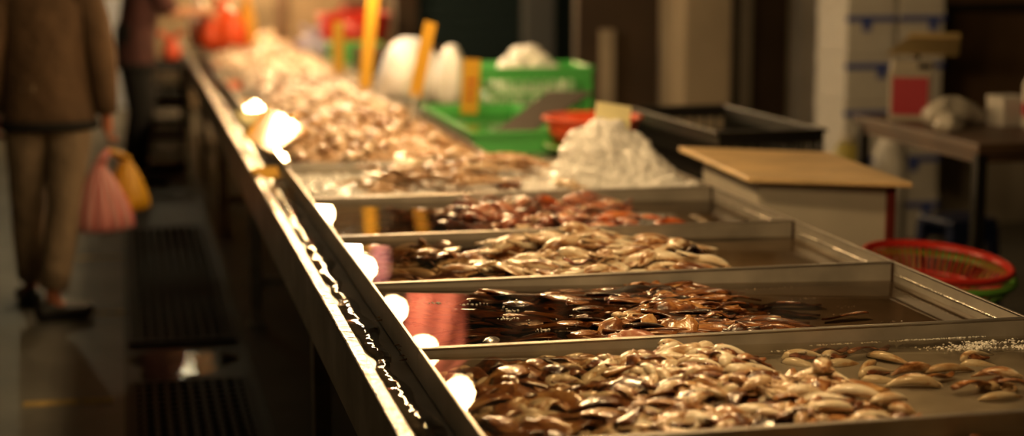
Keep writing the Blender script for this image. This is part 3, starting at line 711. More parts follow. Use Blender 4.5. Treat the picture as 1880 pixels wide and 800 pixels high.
lamp(3.2, 7.4, 2.7, 'unseen fill bulb added to brighten the work table and foam boxes', M['bulbfill'], .06, None)  # added fill out of view: lifts the work table, foam boxes and pillar

# pink film sheets hanging among the lamps, seen mirrored in the water
def hang(x, y, z0, z1, w, mat, label, name='hanging_bag'):
    t = empty(name, (x, y, z0), 0, label, 'plastic bag', 'plastic bags hung over the table'); m = MB(); rows = []
    for i in range(13):
        zz = (z1-z0)*i/12; rows.append([(w*(u/6)*(1 if i < 10 else 1-.22*(i-9)), .012*math.sin(u*1.3+i*.3)+(.012 if s else -.012)*math.sin(PI*i/12), zz) for s, us in ((0, range(-6, 7)), (1, range(6, -7, -1))) for u in us])
    m.rings(rows); m.build('film', mat, t, True)
    MB().tube([(0, 0, z1-z0-.01), (0, 0, 3.395-z0)], .003, 6).build('hanging_cord', M['cord'], t)
hang(1.387, 7.62, 1.50, 1.93, .138, M['pink'], 'pink plastic bag hanging above the table, mirrored in the dark tray')
hang(1.27, 8.62, 1.45, 1.68, .045, M['mauve'], 'narrow mauve plastic bag hanging above the table')
hang(1.05, 11.6, 1.46, 1.86, .12, M['pink'], 'far pink plastic bag hanging above the table')

# ------------------------------------------------------------------ things on the far half of the table
def sign(x, y, z, w, h, lean, rz, mat, label, stick=.0, ink=None, name='price_sign', cat='price sign', group='yellow price signs', pitch=0):
    t = empty(name, (x, y, z), rz, label, cat, group); t.rotation_euler = (pitch, lean, rz)
    MB().box(-w/2, w/2, -.003, .003, stick, stick+h).build('card', mat, t, bevel=.0015)
    if stick: MB().tube([(0, 0, 0), (0, 0, stick+.02)], .006, 8).build('stick', M['white'] if stick > .1 else mat, t)
    if ink:
        k = MB()
        for a in range(ink): k.box(-w*.28, w*.28*(.6+.4*((a*7) % 3)/2), -.0042, -.003, stick+h*(.25+.16*a), stick+h*(.25+.16*a)+h*.07)
        k.build('red_writing', M['redink'], t)
    return t
sign(1.165, 8.7, .80, .075, .66, .13, .5, M['yellow'], 'tallest yellow price sign leaning over the pinkish clams', .06)
sign(1.147, 7.2, .80, .060, .32, .26, .4, M['yellow'], 'narrow yellow price sign on a pale stick leaning right', .15)
sign(1.525, 7.78, .81, .085, .25, .07, .2, M['yellow'], 'short broad yellow sign with red writing by the green crate', .0, 3)
sign(1.21, 10.1, .80, .07, .33, .0, .3, M['yellow'], 'small distant yellow price sign behind the tallest one', .0)
# cards on the lip side
gl = empty('yellow_scoop', (.46, 6.60, .803), 0, 'glossy yellow scoop tipped over the front edge by the tan clams', 'scoop')
gy = plain('glossy_yellow', (.78,.46,.08), .12)
q4 = [(-.03, -.05, .055), (.06, -.09, .004), (.24, .35, .034), (.10, .45, .122)]
MB().hexa(q4, [(x, y, z+.006) for x, y, z in q4]).build('blade', gy, gl)
MB().hexa([(-.034, -.05, .055), (-.028, -.05, .055), (.102, .45, .122), (.096, .45, .122)], [(-.034, -.05, .075), (-.028, -.05, .075), (.102, .45, .142), (.096, .45, .142)]).build('side_lip', gy, gl)
MB().tube([(.17, .40, .080), (.21, .52, .085), (.24, .62, .08)], .012, 8).build('handle', gy, gl, True)
sign(.485, 6.22, .752, .10, .055, .0, .3, M['yellow'], 'small orange card lying in the gutter by the ice tray', 0, None, 'price_card', 'price card', None, -.9)
sign(.56, 7.55, .812, .16, .12, .0, .2, M['paleyel'], 'flat pale price card on the tan clams', 0, None, 'price_card', 'price card', None, -1.2)
sign(1.635, 5.78, .935, .125, .105, .16, -.1, M['paleyel'], 'pale yellow price card stuck in the top of the ice heap', 0, None, 'price_card', 'price card', None, -.35)

def crate(name, cx, cy, z, w, d, h, mat, label, cat, rz=0, th=.012, slots=True, flare=0, group=None):
    t = empty(name, (cx, cy, z), rz, label, cat, group); a, b = w/2, d/2
    MB().box(-a, a, -b, b, 0, .012).build('bottom', mat, t)
    def side(L, T, pts):
        m = MB(); m.box(-L, L, 0, T, .012, .012+h*.14).box(-L, L, 0, T, h*.80, h)
        n = max(4, int(2*L/.042))
        for k in range(n+1):
            x = -L+2*L*k/n; m.box(max(-L, x-.0045), min(L, x+.0045), 0, T, .012+h*.14, h*.80)
        m.box(-L, L, 0, T, h*.46, h*.52)
        return m
    for k, (L, off, rr_) in enumerate(((a, (0, -b, 0), 0), (a, (0, b, 0), PI), (b-th, (-a, 0, 0), -PI/2), (b-th, (a, 0, 0), PI/2))):
        (side(L, th, None) if slots else MB().box(-L, L, 0, th, .012, h)).build('side_panel', mat, t, loc=off, rot=(0, 0, rr_))
    r = MB(); q = .012
    r.box(-a-q, a+q, -b-q, -b+th, h, h+.014).box(-a-q, a+q, b-th, b+q, h, h+.014).box(-a-q, -a+th, -b+th, b-th, h, h+.014).box(a-th, a+q, -b+th, b-th, h, h+.014)
    r.build('rim', mat, t, bevel=.004)
    return t
def lumps(n, cx, cy, z, w, d, h, r, mat, label, name, cat, seed=1, kind='stuff'):
    I = random.Random(seed); m = MB()
    for k in range(n):
        u, v = I.uniform(-1, 1), I.uniform(-1, 1); q = max(0, 1-max(abs(u), abs(v))**2)
        rr_ = r*I.uniform(.6, 1.2); m.ball((cx+u*w/2, cy+v*d/2, z+h*q*I.uniform(.55, 1)), rr_*1.15, rr_, rr_*.85, 10, 6, .08, I)
    return tag(m.build(name, mat, None, True), label, cat, kind=kind)
def bag(name, x, y, z, rx, ry, h, mat, label, seed=1, tip=True, cat='plastic bag', group=None):
    I = random.Random(seed); ph = [I.uniform(0, 6) for _ in range(4)]
    t = empty(name, (x, y, z), 0, label, cat, group)
    pr = [(.55, 0), (.88, .06), (1, .22), (.98, .42), (.82, .62), (.55, .78), (.28, .88)] + ([(.18, .93), (.30, 1.0)] if tip else [(.04, .9)])
    wob = lambda a, i: .10*math.sin(3*a+ph[0]+i*.5)+.09*math.sin(5*a+ph[1]-i*.7)+.05*math.sin(11*a+ph[2]+i)
    MB().lathe([(r_*rx, zz*h) for r_, zz in pr], n=40, sy=ry/rx, wob=wob).build('film', mat, t, True)
    if tip: 
        for s in (-1, 1): MB().tube([(s*.01, 0, h*.93), (s*.05, .01, h*1.12), (s*.085, 0, h*1.16), (s*.07, -.01, h*1.02), (s*.02, 0, h*.92)], [.008, .012, .010, .008, .005], 8).build('handle_loop', mat, t, True)
    return t
crate('plastic_tub', 1.585, 7.5, .736, .44, 1.22, .075, M['green'], 'low green plastic tub holding a sheet of water', 'tub', 0, slots=False)
wm = MB(); wm.rings([[(1.38+.41*i/10, 6.91+1.18*j/10, .785) for j in range(11)] for i in range(10, -1, -1)], False, False, False)
tag(wm.build('tub_water', M['water'], None, True), 'water lying in the low green tub', 'water', kind='stuff')
sl = empty('grey_scoop', (1.50, 6.99, .80), 0, 'flat grey scoop tilted over the low green tub', 'scoop')
MB().hexa([(-.06, -.04, -.010), (.08, -.07, -.010), (.42, .10, .155), (.24, .14, .155)], [(-.06, -.04, .0), (.08, -.07, .0), (.42, .10, .165), (.24, .14, .165)]).build('blade', M['slab'], sl)
MB().hexa([(-.075, -.05, -.010), (.075, -.085, -.010), (.08, -.07, -.010), (-.06, -.04, -.010)], [(-.075, -.05, .012), (.075, -.085, .012), (.08, -.07, .012), (-.06, -.04, .012)]).build('lip', M['steel'], sl)
sb_ = empty('side_bench', (2.10, 8.5, 0), 0, 'steel bench beside the table under the green crate', 'bench')
MB().box(-.17, .17, -.3, .3, .70, .733).build('top', M['steel'], sb_)
for sx in (-.15, .15):
    for sy in (-.27, .27): MB().box(sx-.015, sx+.015, sy-.015, sy+.015, 0, .70).build('leg', M['apron'], sb_)
crate('plastic_crate', 1.955, 8.45, .735, .56, .42, .235, M['green'], 'bright green plastic crate heaped with ice', 'crate', -.03)
lumps(150, 1.95, 8.45, .80, .40, .26, .24, .052, M['ice'], 'white ice heaped in the green crate', 'crate_ice', 'ice', 3)
def basin(name, x, y, z, r0, r1, h, mat, label, cat='basin', th=.006, group=None):
    t = empty(name, (x, y, z), 0, label, cat, group)
    MB().lathe([(r0, 0), (r0+(r1-r0)*.6, h*.5), (r1, h), (r1-th, h), (r0+(r1-r0)*.6-th, h*.5), (r0-th, .006)], n=40, cap1=True).build('bowl', mat, t, True)
    MB().lathe([(r1-th, h-.004), (r1+.012, h-.004), (r1+.014, h+.004), (r1+.008, h+.010), (r1-th, h+.006), (r1-th, h-.004)], n=40, cap0=False, cap1=False).build('rim', mat, t, True)
    return t
basin('plastic_basin', 1.835, 6.77, .780, .15, .19, .105, M['orange'], 'orange red plastic basin behind the ice heap')
basin('plastic_basin', 1.835, 6.77, .735, .14, .185, .040, M['lgreen'], 'shallow green basin under the orange red one')
basin('plastic_basin', 1.70, 13.2, .735, .22, .28, .30, M['red'], 'dim red basin far back on the table')
bag('ice_bag', 1.45, 9.05, .735, .17, .15, .40, M['white'], 'large white plastic bag bulging behind the yellow signs', 2, False)
bag('ice_bag', 1.66, 8.92, .735, .085, .09, .36, M['white'], 'tall narrow white plastic bag beside the green crate', 5, False)
crate('plastic_tub', 1.62, 9.62, .736, .42, .5, .10, M['green'], 'second green tub beyond the white bags', 'tub', slots=False)
bag('plastic_bag', 1.36, 13.0, .735, .12, .12, .20, M['lilac'], 'lilac plastic bag far back on the table', 7)
crate('plastic_tub', 1.60, 12.4, .736, .36, .4, .12, M['green'], 'dark green tub far back beside the lilac bag', 'tub', slots=False)
bag('plastic_bag', .70, 12.9, .80, .17, .16, .36, M['orange'], 'bright orange red plastic bag on the far clams', 11)
bag('plastic_bag', .89, 13.1, .80, .07, .08, .40, M['yellow'], 'yellow plastic bag touching the orange red bag', 12)
bag('plastic_bag', .55, 13.3, .80, .08, .08, .40, M['white'], 'white plastic bag behind the orange red bag', 13)
po = MB().box(1.19, 1.24, 13.98, 14.03, .735, 3.39); tag(po.build('canopy_pole', M['table']), 'thin brown pole rising from the far table', 'pole')
for x, y, w, d, h, mt, lab in ((1.5, 14.6, .5, .4, .55, 'backw', 'tan carton standing far back on the table'), (1.85, 13.9, .3, .3, .35, 'redtrim', 'dark red carton beside the tan one'), (1.75, 11.3, .5, .5, .16, 'table', 'brown carton behind the white bag')):
    t = empty('carton', (x, y, .735), .1, lab, 'carton'); MB().box(-w/2, w/2, -d/2, d/2, 0, h).build('body', M[mt], t, bevel=.006)
    MB().box(-w/2, -.004, -d/2, d/2, h, h+.006).box(.004, w/2, -d/2, d/2, h, h+.006).build('flap', M[mt], t)

# ------------------------------------------------------------------ right side: crate, cabinet, colanders, work table
crate('plastic_crate', 2.30, 6.52, .70, .42, .98, .19, M['black'], 'black slatted crate behind the cutting board', 'crate', .045, .014)
st = empty('crate_stand', (2.36, 6.5, 0), 0, 'dark stand under the black crate', 'stand')
MB().box(-.21, .24, -.5, .5, .66, .70).build('top', M['black'], st)
for sx in (-.18, .21):
    for sy in (-.46, .46): MB().box(sx-.02, sx+.02, sy-.02, sy+.02, 0, .66).build('leg', M['black'], st)
cb = empty('cabinet', (2.155, 5.40, 0), -.43+.43, 'off-white cabinet with dark red corner strip under the cutting board', 'cabinet')
A = [(1.945, 5.16), (2.335, 5.00), (2.385, 5.62), (1.985, 5.82)]
A = [(x-2.155, y-5.40) for x, y in A]
MB().hexa([(x, y, .03) for x, y in A], [(x, y, .842) for x, y in A]).build('body', M['cab'], cb, bevel=.004)
(bx, by) = A[1]; MB().box(bx-.022, bx+.004, by-.006, by+.012, .03, .836).build('corner_strip', M['redtrim'], cb)
MB().hexa([(x*.94, y*.94, 0) for x, y in A], [(x*.94, y*.94, .03) for x, y in A]).build('plinth', M['black'], cb)
MB().hexa([(A[0][0]+.06, A[0][1]-.030, .50), (A[0][0]+.20, A[0][1]-.087, .50), (A[0][0]+.20, A[0][1]-.083, .50), (A[0][0]+.06, A[0][1]-.026, .50)], [(A[0][0]+.06, A[0][1]-.030, .51), (A[0][0]+.20, A[0][1]-.087, .51), (A[0][0]+.20, A[0][1]-.083, .51), (A[0][0]+.06, A[0][1]-.026, .51)]).build('handle', M['rust'], cb)
Bd = [(1.893, 5.109), (2.348, 4.894), (2.400, 5.68), (1.934, 5.943)]
cb2 = MB().hexa([(x, y, .845) for x, y in Bd], [(x, y, .862) for x, y in Bd]); o = cb2.build('cutting_board', M['wood'], None, bevel=.004); tag(o, 'pale wooden cutting board lying on the off-white cabinet', 'cutting board')

def colander(x, y, z, r0, r1, h, mat, label, tilt):
    t = empty('colander', (x, y, z), 0, label, 'colander', 'nested plastic colanders'); t.rotation_euler = tilt
    MB().lathe([(r0, 0), (r0+.004, .012), (r0-.004, .012), (r0-.008, .004), (r0, 0)], n=48, cap0=False, cap1=False).build('base', mat, t, True)
    fl = MB()
    for k in range(-6, 7):
        y = k*r0/6.6; q = math.sqrt(r0*r0-y*y)-.002; fl.box(-q, q, y-.004, y+.004, .003, .007)
    fl.build('floor_slats', mat, t)
    N = 64; ribs = MB()
    for k in range(N):
        a = 2*PI*k/N; c, s = math.cos(a), math.sin(a)
        ribs.tube([((r0+(r1-r0)*u)*c, (r0+(r1-r0)*u)*s, .006+(h-.012)*u**1.25) for u in (0, .35, .7, 1)], .0030, 5)
    ribs.build('ribs', mat, t, True)
    for u in (.35,):
        q = r0+(r1-r0)*u; zz = .006+(h-.012)*u**1.25
        MB().lathe([(q-.003, zz-.004), (q+.003, zz-.004), (q+.003, zz+.004), (q-.003, zz+.004), (q-.003, zz-.004)], n=48, cap0=False, cap1=False).build('hoop', mat, t, True)
    MB().lathe([(r1-.006, h-.014), (r1+.004, h-.016), (r1+.012, h-.006), (r1+.010, h+.004), (r1-.002, h+.006), (r1-.006, h-.014)], n=56, cap0=False, cap1=False).build('rim', mat, t, True)
    return t
tl = (.10, .06, 0)
colander(2.300, 4.636, .560, .138, .212, .110, M['red'], 'red plastic colander nested on top beside the steel trays', tl)
colander(2.302, 4.638, .534, .150, .220, .106, M['lgreen'], 'green plastic colander underneath the red one', tl)
def stool(x, y, h, w, mat, label, rz=0):
    t = empty('plastic_stool', (x, y, 0), rz, label, 'stool')
    MB().box(-w/2, w/2, -w/2, w/2, h-.03, h).build('seat', mat, t, bevel=.008)
    for sx in (-1, 1):
        for sy in (-1, 1):
            a, b = sx*w*.42, sy*w*.42; c, d = sx*w*.5, sy*w*.5; q = .02
            MB().hexa([(c-q, d-q, 0), (c+q, d-q, 0), (c+q, d+q, 0), (c-q, d+q, 0)], [(a-q, b-q, h-.03), (a+q, b-q, h-.03), (a+q, b+q, h-.03), (a-q, b+q, h-.03)]).build('leg', mat, t)
    for q in (-.46, .43): MB().box(-w*.44, w*.44, w*q, w*(q+.03), h-.10, h-.03).build('skirt', mat, t)
stool(2.32, 4.65, .485, .26, M['black'], 'dark low stool under the nested colanders')
stool(3.45, 6.75, .43, .24, M['navy'], 'navy blue plastic stool under the work table', .2)

wt = empty('work_table', (3.45, 6.35, 0), 0, 'brown work table carrying the red box and plastic bags', 'table')
MB().box(-.42, .55, -.56, .56, .82, .86).build('top', M['table'], wt, bevel=.004)
for sx in (-.39, .52):
    for sy in (-.52, .52): MB().box(sx-.02, sx+.02, sy-.02, sy+.02, 0, .82).build('leg', M['black'], wt)
MB().box(-.37, .50, -.535, -.505, .785, .82).box(-.37, .50, .505, .535, .785, .82).box(-.40, -.38, -.5, .5, .785, .82).build('apron', M['table'], wt)
rb = empty('red_box', (3.185, 6.70, .86), -.42, 'red box with pale border standing on the work table', 'box')
MB().box(-.085, .08, -.10, .01, 0, .20).build('body', M['cab'], rb, bevel=.004)
MB().box(-.075, .07, -.104, -.10, .025, .180).build('red_panel', M['scarlet'], rb)
MB().box(.080, .084, -.085, -.005, .02, .18).build('red_panel', M['scarlet'], rb)
sc = empty('weighing_scale', (3.20, 6.70, 1.062), -.38, 'weighing scale with a shiny tilted pan on the red box', 'scale')
MB().hexa([(-.10, -.10, 0), (.08, -.10, 0), (.08, .0, 0), (-.10, .0, 0)], [(-.09, -.07, .045), (.07, -.07, .045), (.07, .0, .045), (-.09, .0, .045)]).build('body', M['cab'], sc, bevel=.004)
MB().box(.01, .06, -.1, -.085, .012, .034).build('display', M['black'], sc)
MB().tube([(0, -.03, .044), (0, -.03, .088)], .02, 12).build('pillar', M['slab'], sc)
MB().hexa([(-.12, -.10, .072), (.17, -.10, .066), (.19, .08, .125), (-.02, .08, .130)], [(-.12, -.10, .078), (.17, -.10, .072), (.19, .08, .131), (-.02, .08, .136)]).build('pan', M['brass'], sc, bevel=.002)
MB().box(-.02, .19, .08, .092, .122, .150).build('pan_lip', M['brass'], sc, bevel=.002)
bag('plastic_bag', 3.235, 6.42, .86, .115, .10, .13, M['dimplas'], 'milky plastic bag slumped on the work table', 21, False)
bag('plastic_bag', 3.13, 6.22, .86, .055, .06, .085, M['dimplas'], 'small crumpled white bag beside the milky one', 22, False)
wb = empty('white_carton', (3.46, 6.38, .86), .1, 'small white carton at the right of the milky bag', 'carton')
MB().box(-.06, .06, -.06, .06, 0, .105).build('body', M['foam'], wb, bevel=.004); MB().box(-.062, .062, -.062, .062, .105, .118).build('lid', M['foam'], wb, bevel=.003)
bt = empty('white_bottle', (3.50, 6.25, .86), 0, 'white bottle with red label on the work table', 'bottle')
MB().lathe([(.036, 0), (.042, .01), (.042, .17), (.02, .22), (.016, .27)], n=20).build('body', M['foam'], bt, True)
MB().lathe([(.0428, .05), (.0428, .10)], n=20, cap0=False, cap1=False).build('red_label', M['scarlet'], bt, True); MB().lathe([(.02, .265), (.02, .30)], n=16).build('cap', M['foam'], bt, True)
jb = empty('yellow_jug', (3.32, 7.62, 0), 0, 'yellowish jug on the floor behind the work table', 'jug')
MB().lathe([(.09, 0), (.10, .02), (.10, .55), (.06, .63), (.035, .66)], n=20).build('body', plain('dull_yellow', (.30,.25,.05), .4), jb, True); MB().lathe([(.04, .655), (.04, .69)], n=14).build('cap', M['cab'], jb, True)
jb = empty('white_jug', (3.55, 7.65, 0), 0, 'white jug on the floor behind the work table', 'jug')
MB().lathe([(.07, 0), (.08, .02), (.08, .60), (.04, .68), (.03, .71)], n=20).build('body', M['foam'], jb, True); MB().lathe([(.034, .705), (.034, .735)], n=14).build('cap', M['navy'], jb, True)

# styrofoam boxes with blue tape: two stacks
for c, (xc, w, top) in enumerate(((3.83, .27, 6), (4.12, .25, 6))):
    for k in range(top):
        z = k*.249
        pos = ('bottom', 'second', 'third', 'fourth', 'fifth', 'top')[k]
        t = empty('foam_box', (xc, 8.75, z), 0, f'white foam box with blue tape, {pos} of the stack {"beside the grey post" if c == 0 else "behind the weighing scale"}', 'foam box', 'stacked foam boxes')
        MB().box(-w/2, w/2, -.2, .2, 0, .19).build('body', M['foam'], t, bevel=.006)
        MB().box(-w/2-.004, w/2+.004, -.204, .204, .191, .247).build('lid', M['foam'], t, bevel=.006)
        tp = MB().box(-w/2-.006, w/2+.006, -.2075, -.2045, .176, .206)
        tx = w*(.22 if (k+c) % 2 else -.12); tp.box(tx-.016, tx+.03, -.2075, -.2045, .125, .176)
        tp.build('blue_tape', M['bluet'], t)
sf = empty('wall_shelf', (4.5, 8.8, 1.22), 0, 'dark shelf on brackets above the work table', 'shelf')
MB().box(-.22, 1.2, -.16, .16, 0, .035).build('board', M['black'], sf)
for x in (-.18, .6): MB().box(x-.02, x+.02, -.14, .16, -.10, 0).build('bracket', M['black'], sf)
MB().box(-.21, -.17, .12, .16, -1.22, 0).build('post', M['black'], sf); MB().box(1.12, 1.16, .12, .16, -1.22, 0).build('post', M['black'], sf)
# pale blue sheet far down the aisle, between the two people
pb = empty('cool_box', (-.16, 17.2, 0), 0, 'pale blue box standing far down the aisle between the two people', 'box')
MB().box(-.16, .16, -.2, .2, 0, .95).build('body', M['paleblue'], pb, bevel=.01); MB().box(-.17, .17, -.21, .21, .95, 1.05).build('lid', M['paleblue'], pb, bevel=.01)
cbx = empty('market_cupboard', (-1.9, 16.2, 0), 0, 'dark cupboard far down the aisle behind the walking person', 'cupboard')
MB().box(-.95, 1.35, -.3, .3, 0, 2.0).build('body', M['dark'], cbx)
for x in (-.38, .20, .77): MB().box(x-.27, x+.27, -.32, -.30, .08, 1.94).build('door', M['dark'], cbx)

# ------------------------------------------------------------------ people
def body(name, parent, chains, root, mat):
    vs = []; es = []; rad = []; idx = {}
    def vid(key, p=None, r=None):
        if key in idx: return idx[key]
        idx[key] = len(vs); vs.append(p); rad.append(r); return idx[key]
    for ch in chains:
        prev = None
        for (key, p, r) in ch:
            k = vid(key, p, r)
            if prev is not None and prev != k: es.append((prev, k))
            prev = k
    me = bpy.data.meshes.new(name); me.from_pydata(vs, es, []); o = bpy.data.objects.new(name, me); C.objects.link(o); o.parent = parent
    sk = o.modifiers.new('Skin', 'SKIN'); sk.use_smooth_shade = True
    for i, r in enumerate(rad): me.skin_vertices[0].data[i].radius = (r, r); me.skin_vertices[0].data[i].use_root = (i == idx[root])
    ss = o.modifiers.new('Subdivision', 'SUBSURF'); ss.levels = 1; ss.render_levels = 2
    me.materials.append(mat); return o
def lerp(a, b, t): return tuple(a[i]+(b[i]-a[i])*t for i in range(3))
def person(loc, rz, label, J, mats, skirt=False):
    t = empty('person', loc, rz, label, 'person')
    ch = [[('pel', J['pelvis'], .10), ('sp', J['spine'], .10), ('chest', J['chest'], .11), ('neck', J['neck'], .052), ('jaw', J['jaw'], .066), ('head', J['head'], .088), ('crown', J['crown'], .062)],
          [('jaw', J['jaw'], .066), ('nose', tuple(J['jaw'][i]+J['face'][i]*.105+(.035 if i == 2 else 0) for i in range(3)), .016)]]
    for s in 'RL':
        sh_, el, wr, hd = J['sh'+s], J['el'+s], J['wr'+s], J['hd'+s]
        ch.append([('chest', J['chest'], .11), ('sh'+s, sh_, .055), ('el'+s, el, .040), ('wr'+s, wr, .026), ('pa'+s, lerp(wr, hd, .5), .028), ('kn'+s, lerp(wr, hd, .95), .024)])
        d = Vector(hd)-Vector(wr); d.normalize(); sidev = Vector(J['palm'+s]).normalized(); nrm = d.cross(sidev)
        for f in range(4):
            base = Vector(hd)+sidev*(.026-.017*f); ln = (.062, .072, .068, .052)[f]
            cu = J.get('curl', .6); p1 = base+d*ln*.5; p2 = p1+(d*math.cos(cu*1.3)+nrm*math.sin(cu*1.3))*ln*.35; p3 = p2+(d*math.cos(cu*2.6)+nrm*math.sin(cu*2.6))*ln*.3
            ch.append([('kn'+s, None, 0), (f'f{s}{f}a', tuple(base), .0095), (f'f{s}{f}b', tuple(p1), .0088), (f'f{s}{f}c', tuple(p2), .008), (f'f{s}{f}d', tuple(p3), .0068)])
        tb_ = Vector(lerp(wr, hd, .45))+sidev*.032; ch.append([('pa'+s, None, 0), ('t'+s+'a', tuple(tb_), .011), ('t'+s+'b', tuple(tb_+d*.03+sidev*.016+nrm*.01), .010), ('t'+s+'c', tuple(tb_+d*.055+sidev*.014+nrm*.02), .008)])
        ch.append([('pel', J['pelvis'], .10), ('hip'+s, J['hip'+s], .082), ('knee'+s, J['knee'+s], .055), ('calf'+s, lerp(J['knee'+s], J['ank'+s], .35), .052), ('ank'+s, J['ank'+s], .034), ('ball'+s, lerp(J['ank'+s][:2]+(.035,), J['toe'+s], .65), .034), ('toe'+s, J['toe'+s], .024)])
    body('body', t, ch, 'pel', mats['skin'])
    # trousers
    tr = MB()
    hz = J['pelvis']
    tr.lathe([(.150, -.10), (.172, -.02), (.168, .10), (.150, .16)], c=hz, n=20, sx=1.0, sy=.74)
    for s in 'RL':
        h_, k_, a_ = J['hip'+s], J['knee'+s], J['ank'+s]
        pts = [(h_[0], h_[1], h_[2]+.05), lerp(h_, k_, .25), lerp(h_, k_, .6), k_, lerp(k_, a_, .3), lerp(k_, a_, .65), lerp(k_, a_, J.get('cuff', .93))]
        tr.loft(pts, [.092, .096, .084, .074, .071, .064, .060], [.10, .10, .088, .076, .073, .066, .062], 14, up=(0, 1, 0))
    tr.build('trousers', mats['legs'], t, True)
    # jacket
    jk = MB(); z0 = J.get('hem', .82); c = J['chest']; p = J['pelvis']
    lv = [(z0, .196, .142), (z0+.05, .192, .140), (z0+.16, .180, .128), (z0+.32, .180, .124), (1.28, .196, .125), (1.36, .205, .112), (1.42, .15, .09), (1.46, .085, .075), (1.50, .066, .066)]
    rs = []
    for (zz, w, d) in lv:
        u = max(0, min(1, (zz-p[2])/(c[2]-p[2]))); ctr = lerp(p, c, u); 
        if zz > c[2]: ctr = lerp(c, J['neck'], min(1, (zz-c[2])/(J['neck'][2]-c[2])))
        rs.append([(ctr[0]+w*math.cos(a)*(1+.02*math.sin(5*a+zz*9)), ctr[1]+d*math.sin(a)*(1+.03*math.sin(4*a+zz*7)), zz) for a in (2*PI*j/26 for j in range(26))])
    jk.rings(rs)
    for s in 'RL':
        sh_, el, wr = J['sh'+s], J['el'+s], J['wr'+s]; e = J.get('sleeve', .97)
        ps = [lerp(J['chest'], sh_, .55), sh_, lerp(sh_, el, .4), el, lerp(el, wr, .35), lerp(el, wr, .7), lerp(el, wr, e)]
        if J.get('short'): ps = ps[:4]
        rr_ = [.085, .078, .071, .064, .060, .054, .048][:len(ps)]
        jk.loft(ps, rr_, rr_, 14, up=(0, 1, 0))
    jk.build('jacket', mats['coat'], t, True)
    hb = MB(); rs = []
    for zz, k in ((z0-.012, 1.0), (z0-.012, 1.03), (z0+.028, 1.03), (z0+.028, 1.0)):
        rs.append([(p[0]+.196*k*math.cos(a)*(1+.02*math.sin(5*a+zz*9)), p[1]+.142*k*math.sin(a), zz) for a in (2*PI*j/26 for j in range(26))])
    hb.rings(rs, True, False, False); hb.build('hem_band', M['hem'], t, True)
    for s in 'RL':
        a_, to = J['ank'+s], J['toe'+s]; d = Vector((to[0]-a_[0], to[1]-a_[1], 0)).normalized(); b0 = Vector((a_[0], a_[1], 0))-d*.075; zb = J.get('lift'+s, 0)
        pts = [b0+d*u for u in (0, .02, .08, .15, .21, .255, .27)]
        m = MB().loft([(q.x, q.y, zb+.045+hh_) for q, hh_ in zip(pts, (0, .004, .004, -.004, -.010, -.014, -.018))], [.018, .036, .038, .046, .046, .034, .014], [.034, .045, .046, .040, .034, .028, .016], 14)
        m.build('shoe', M['shoe'], t, True)
    hd_ = J['head']; f = J['face']
    MB().ball((hd_[0]-f[0]*.018, hd_[1]-f[1]*.018, hd_[2]+.028), .098, .102, .092, 18, 10).build('hair', M['hair'], t, True)
    return t
J1 = dict(pelvis=(0,0,.90), spine=(0,0,1.10), chest=(0,.01,1.31), neck=(0,.015,1.46), jaw=(0,.03,1.53), head=(0,.03,1.61), crown=(0,.02,1.68), face=(0,1,0),
  shR=(.175,.0,1.375), elR=(.225,-.03,1.11), wrR=(.235,.0,.865), hdR=(.240,.005,.79), palmR=(0,1,0),
  shL=(-.175,.0,1.375), elL=(-.235,-.04,1.11), wrL=(-.225,.05,.88), hdL=(-.222,.07,.805), palmL=(0,1,0), curl=.9,
  hipR=(.085,0,.86), kneeR=(.05,-.04,.47), ankR=(-.015,-.13,.085), toeR=(.115,-.045,.022),
  hipL=(-.085,0,.86), kneeL=(-.105,.09,.47), ankL=(-.115,.23,.085), toeL=(-.155,.37,.022), hem=.82, cuff=.86)
person((-.325, 7.56, 0), 0, 'person walking away in brown jacket and khaki trousers carrying plastic bags', J1, dict(skin=M['skin2'], legs=M['trouser'], coat=M['coat']))
J2 = dict(pelvis=(0,0,.90), spine=(0,.02,1.10), chest=(0,.07,1.30), neck=(0,.13,1.44), jaw=(0,.17,1.50), head=(0,.18,1.58), crown=(0,.17,1.65), face=(0,1,0),
  shR=(.175,.09,1.36), elR=(.20,.20,1.13), wrR=(.14,.42,1.14), hdR=(.12,.49,1.13), palmR=(-1,0,0),
  shL=(-.175,.09,1.36), elL=(-.20,.20,1.13), wrL=(-.12,.44,1.12), hdL=(-.10,.51,1.10), palmL=(1,0,0), curl=.5,
  hipR=(.085,0,.86), kneeR=(.09,.03,.47), ankR=(.09,-.02,.085), toeR=(.10,.13,.022),
  hipL=(-.085,0,.86), kneeL=(-.09,.03,.47), ankL=(-.09,-.04,.085), toeL=(-.10,.11,.022), hem=.78, short=True)
person((.06, 11.6, 0), -PI/2+.15, 'person in dark maroon top leaning over the table with bare forearms', J2, dict(skin=M['skin'], legs=M['blackc'], coat=M['maroon']))
for k in range(3):
    crate('plastic_crate', .20, 12.75, .004+k*.245, .40, .70, .225, M['black'], ('bottom','middle','top')[k]+' black crate of the stack standing before the leaning person', 'crate', 0, .014, True, 0, 'black crates stacked in the aisle')
bag('plastic_bag', .30, 11.9, .80, .06, .06, .16, M['orange'], 'small red plastic bag under the leaning person', 31)
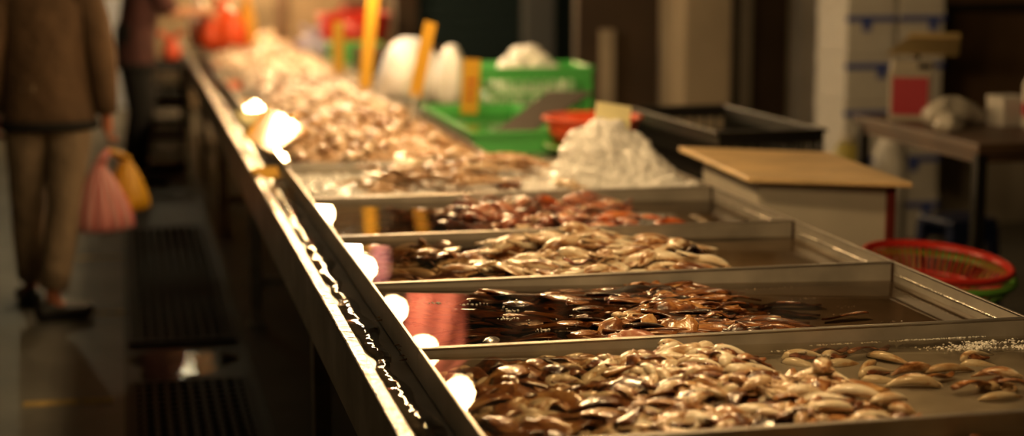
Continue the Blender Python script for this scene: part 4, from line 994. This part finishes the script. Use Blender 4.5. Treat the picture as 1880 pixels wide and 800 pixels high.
def carried(x, y, z0, z1, r, mat, label, seed, grip):
    t = empty('carrier_bag', (x, y, z0), 0, label, 'plastic bag', 'carrier bags hanging from the hand'); h = z1-z0; I = random.Random(seed); p = I.uniform(0, 6)
    wob = lambda a, i: (.05 if i < 8 else .16)*math.sin(12*a+p)+.05*math.sin(3*a+p+i*.2)
    MB().lathe([(r*.6, 0), (r*.95, .012*1), (r*1.03, h*.08), (r, h*.22), (r*.86, h*.42), (r*.66, h*.62), (r*.45, h*.80), (r*.26, h*.92), (r*.18, h)], n=72, sy=.62, wob=wob).build('film', mat, t, True)
    g = (grip[0]-x, grip[1]-y, grip[2]-z0)
    for s in (-1, 1): MB().tube([(s*.012, 0, h*.97), lerp((s*.02, 0, h), g, .5), g], [.014, .012, .009], 8).build('handle', mat, t, True)
grip = (-.085, 7.555, .715)
carried(-.125, 7.53, .365, .655, .125, M['pinkbag'], 'pink striped carrier bag hanging from the walking person', 1, grip)
carried(-.015, 7.66, .43, .665, .092, M['yellbag'], 'yellow carrier bag hanging beside the pink striped one', 2, grip)

# ------------------------------------------------------------------ world, camera
w = bpy.data.worlds.new('World'); bpy.context.scene.world = w; w.use_nodes = True
w.node_tree.nodes['Background'].inputs[0].default_value = (1, .66, .36, 1); w.node_tree.nodes['Background'].inputs[1].default_value = .025
cam = bpy.data.cameras.new('Camera'); co = bpy.data.objects.new('Camera', cam); C.objects.link(co)
cam.sensor_width = 36; cam.lens = 3190/1880*36; cam.clip_start = .05
co.location = (0, 0, 1.6); co.rotation_euler = (PI/2-math.atan(512/3190), 0, -math.atan(717/math.hypot(512, 3190)))
cam.dof.use_dof = True; cam.dof.focus_distance = 3.72; cam.dof.aperture_fstop = 1.45
s = bpy.context.scene; s.camera = co
s.view_settings.view_transform = 'Standard'; s.view_settings.look = 'None'; s.view_settings.exposure = 0; s.view_settings.gamma = 1; s.view_settings.use_curve_mapping = False
s.cycles.use_denoising = True; s.cycles.max_bounces = 8; s.cycles.transparent_max_bounces = 12
s.cycles.caustics_reflective = False; s.cycles.caustics_refractive = False; s.cycles.sample_clamp_indirect = 4
